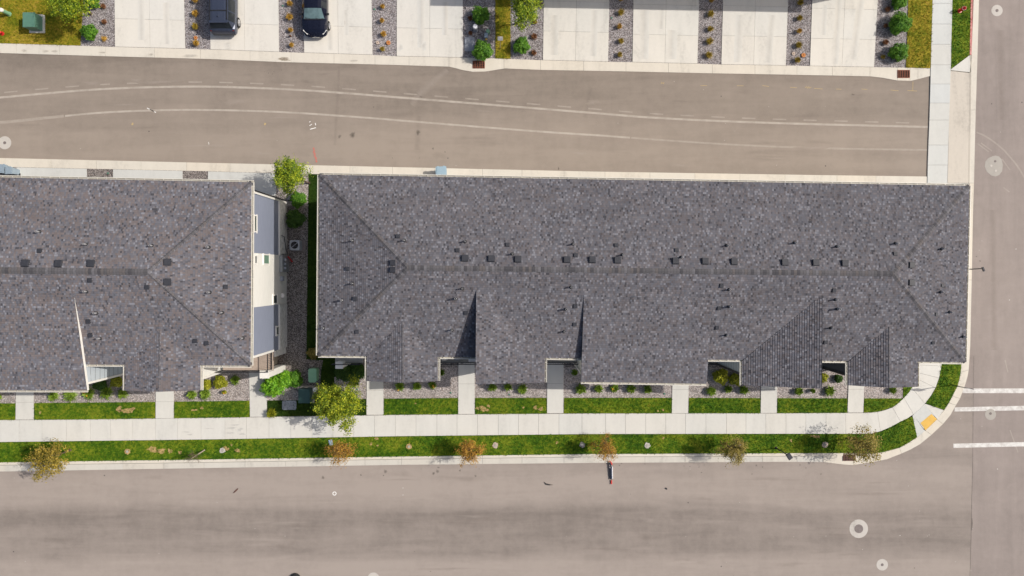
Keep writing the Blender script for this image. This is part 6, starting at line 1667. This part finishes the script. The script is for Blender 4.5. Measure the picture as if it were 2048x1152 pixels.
mb.prism(oo, .842, .85); mb.build('fan_well', MT['pit'], e)
mb = MB()
for k in range(5): mb.box((c.x + .12 * math.cos(k * 1.257 + .5), c.y + .12 * math.sin(k * 1.257 + .5), .856), (.2, .08, .006), rz=k * 1.257 + .9)
mb.lathe((c.x, c.y, .856), [(.06, 0), (.05, .012)], 14); mb.build('fan', MT['vent'], e)
mb = MB(); mb.bar((c.x - .2, c.y - .17, .868), (c.x + .2, c.y + .17, .868), .05, .01); mb.build('motor_mount', MT['steel'], e)
mb = MB()
for k in range(4):
    an = k * math.pi / 4; mb.bar((c.x - .26 * math.cos(an), c.y - .26 * math.sin(an), .873), (c.x + .26 * math.cos(an), c.y + .26 * math.sin(an), .873), .006, .006)
for r_ in (.07, .135, .2, .255):
    for i in range(n):
        a0, a1 = 2 * math.pi * i / n, 2 * math.pi * (i + 1) / n; mb.bar((c.x + r_ * math.cos(a0), c.y + r_ * math.sin(a0), .875), (c.x + r_ * math.cos(a1), c.y + r_ * math.sin(a1), .875), .008, .008)
mb.build('fan_guard', MT['black'], e)
# wheelie bins behind the rows
def wbin(px, py, label, mat, rz=0.0, w=.66, d=.60, h=1.08, z=.04):
    kk = (H - h) / H; c = Vector(((px - NX) / S * kk, -(py - NY) / S * kk, z)); e = empty('wheelie_bin', c, label, 'bin', 'wheelie bins behind the rows', rz=rz); mb = MB()
    b0 = [(-w * .36, -d * .36), (w * .36, -d * .36), (w * .36, d * .36), (-w * .36, d * .36)]; t0 = [(-w * .48, -d * .48), (w * .48, -d * .48), (w * .48, d * .48), (-w * .48, d * .48)]
    mb.faces([(x, y, .06) for x, y in b0] + [(x, y, h - .06) for x, y in t0], [(0, 1, 5, 4), (1, 2, 6, 5), (2, 3, 7, 6), (3, 0, 4, 7), (4, 5, 6, 7)]); mb.build('tub', MT[mat], e, local=True)
    mb = MB(); mb.prism([(-w * .5, -d * .52), (w * .5, -d * .52), (w * .53, 0), (w * .5, d * .5), (-w * .5, d * .5), (-w * .53, 0)], h - .06, h - .01)
    mb.prism([(-w * .4, -d * .4), (w * .4, -d * .4), (w * .4, d * .4), (-w * .4, d * .4)], h - .01, h + .015)
    for s in (-.28, .28): mb.box((w * s, d * .5, h - .02), (.12, .07, .05))
    mb.build('lid', MT[mat], e, local=True)
    for s in (-1, 1):
        mb = MB(); mb.tube((s * w * .42, -d * .36, .1), (s * w * .34, -d * .36, .1), .1, n=14); mb.build('wheel', MT['tyre'], e, local=True)
    mb = MB(); mb.bar((-w * .35, -d * .56, h - .1), (w * .35, -d * .56, h - .1), .03, .03); mb.build('handle', MT['black'], e, local=True)
wbin(882.3, 342, 'light blue wheelie bin standing at the kerb behind the long row', 'binblue', .06, .76, .66)
wbin(2, 337, 'blue-grey wheelie bin at the photo edge behind the cut-off row', 'bingrey', -.1, .7, .62)
wbin(17, 341, 'blue-grey wheelie bin standing next to the one cut by the photo edge', 'bingrey', .05, .52, .5)

# ------------------------------------------------------------------ camera, sun, sky
cam = bpy.data.cameras.new('Camera'); co = bpy.data.objects.new('Camera', cam); col.objects.link(co)
co.location = (0, 0, H); cam.sensor_width = 36; cam.lens = 36 * H / (2048 / S); cam.clip_end = 2000
cam.shift_y = -(576 - NY) / 2048
scene.camera = co
sv = Vector((1.0, 0.2, 1.03)).normalized()
sun = bpy.data.lights.new('Sun', 'SUN'); sun.energy = 3.1; sun.angle = math.radians(0.5); sun.color = (1.0, 0.94, 0.86)
so = bpy.data.objects.new('Sun', sun); so.rotation_euler = sv.to_track_quat('Z', 'Y').to_euler(); so.location = (30, 6, 40); col.objects.link(so)
w = bpy.data.worlds.new('World'); scene.world = w; w.use_nodes = True; nt = w.node_tree
bg = nt.nodes['Background']; sky = nt.nodes.new('ShaderNodeTexSky'); sky.sky_type = 'NISHITA'; sky.sun_disc = False
sky.sun_elevation = math.asin(sv.z); sky.sun_rotation = math.atan2(sv.x, sv.y)
nt.links.new(sky.outputs[0], bg.inputs[0]); bg.inputs[1].default_value = 0.09
sky.dust_density = 4.0; sky.ozone_density = 0.6
vs = scene.view_settings; vs.view_transform = 'Standard'; vs.look = 'None'; vs.exposure = 0.2; vs.gamma = 1.0
scene.display_settings.display_device = 'sRGB'
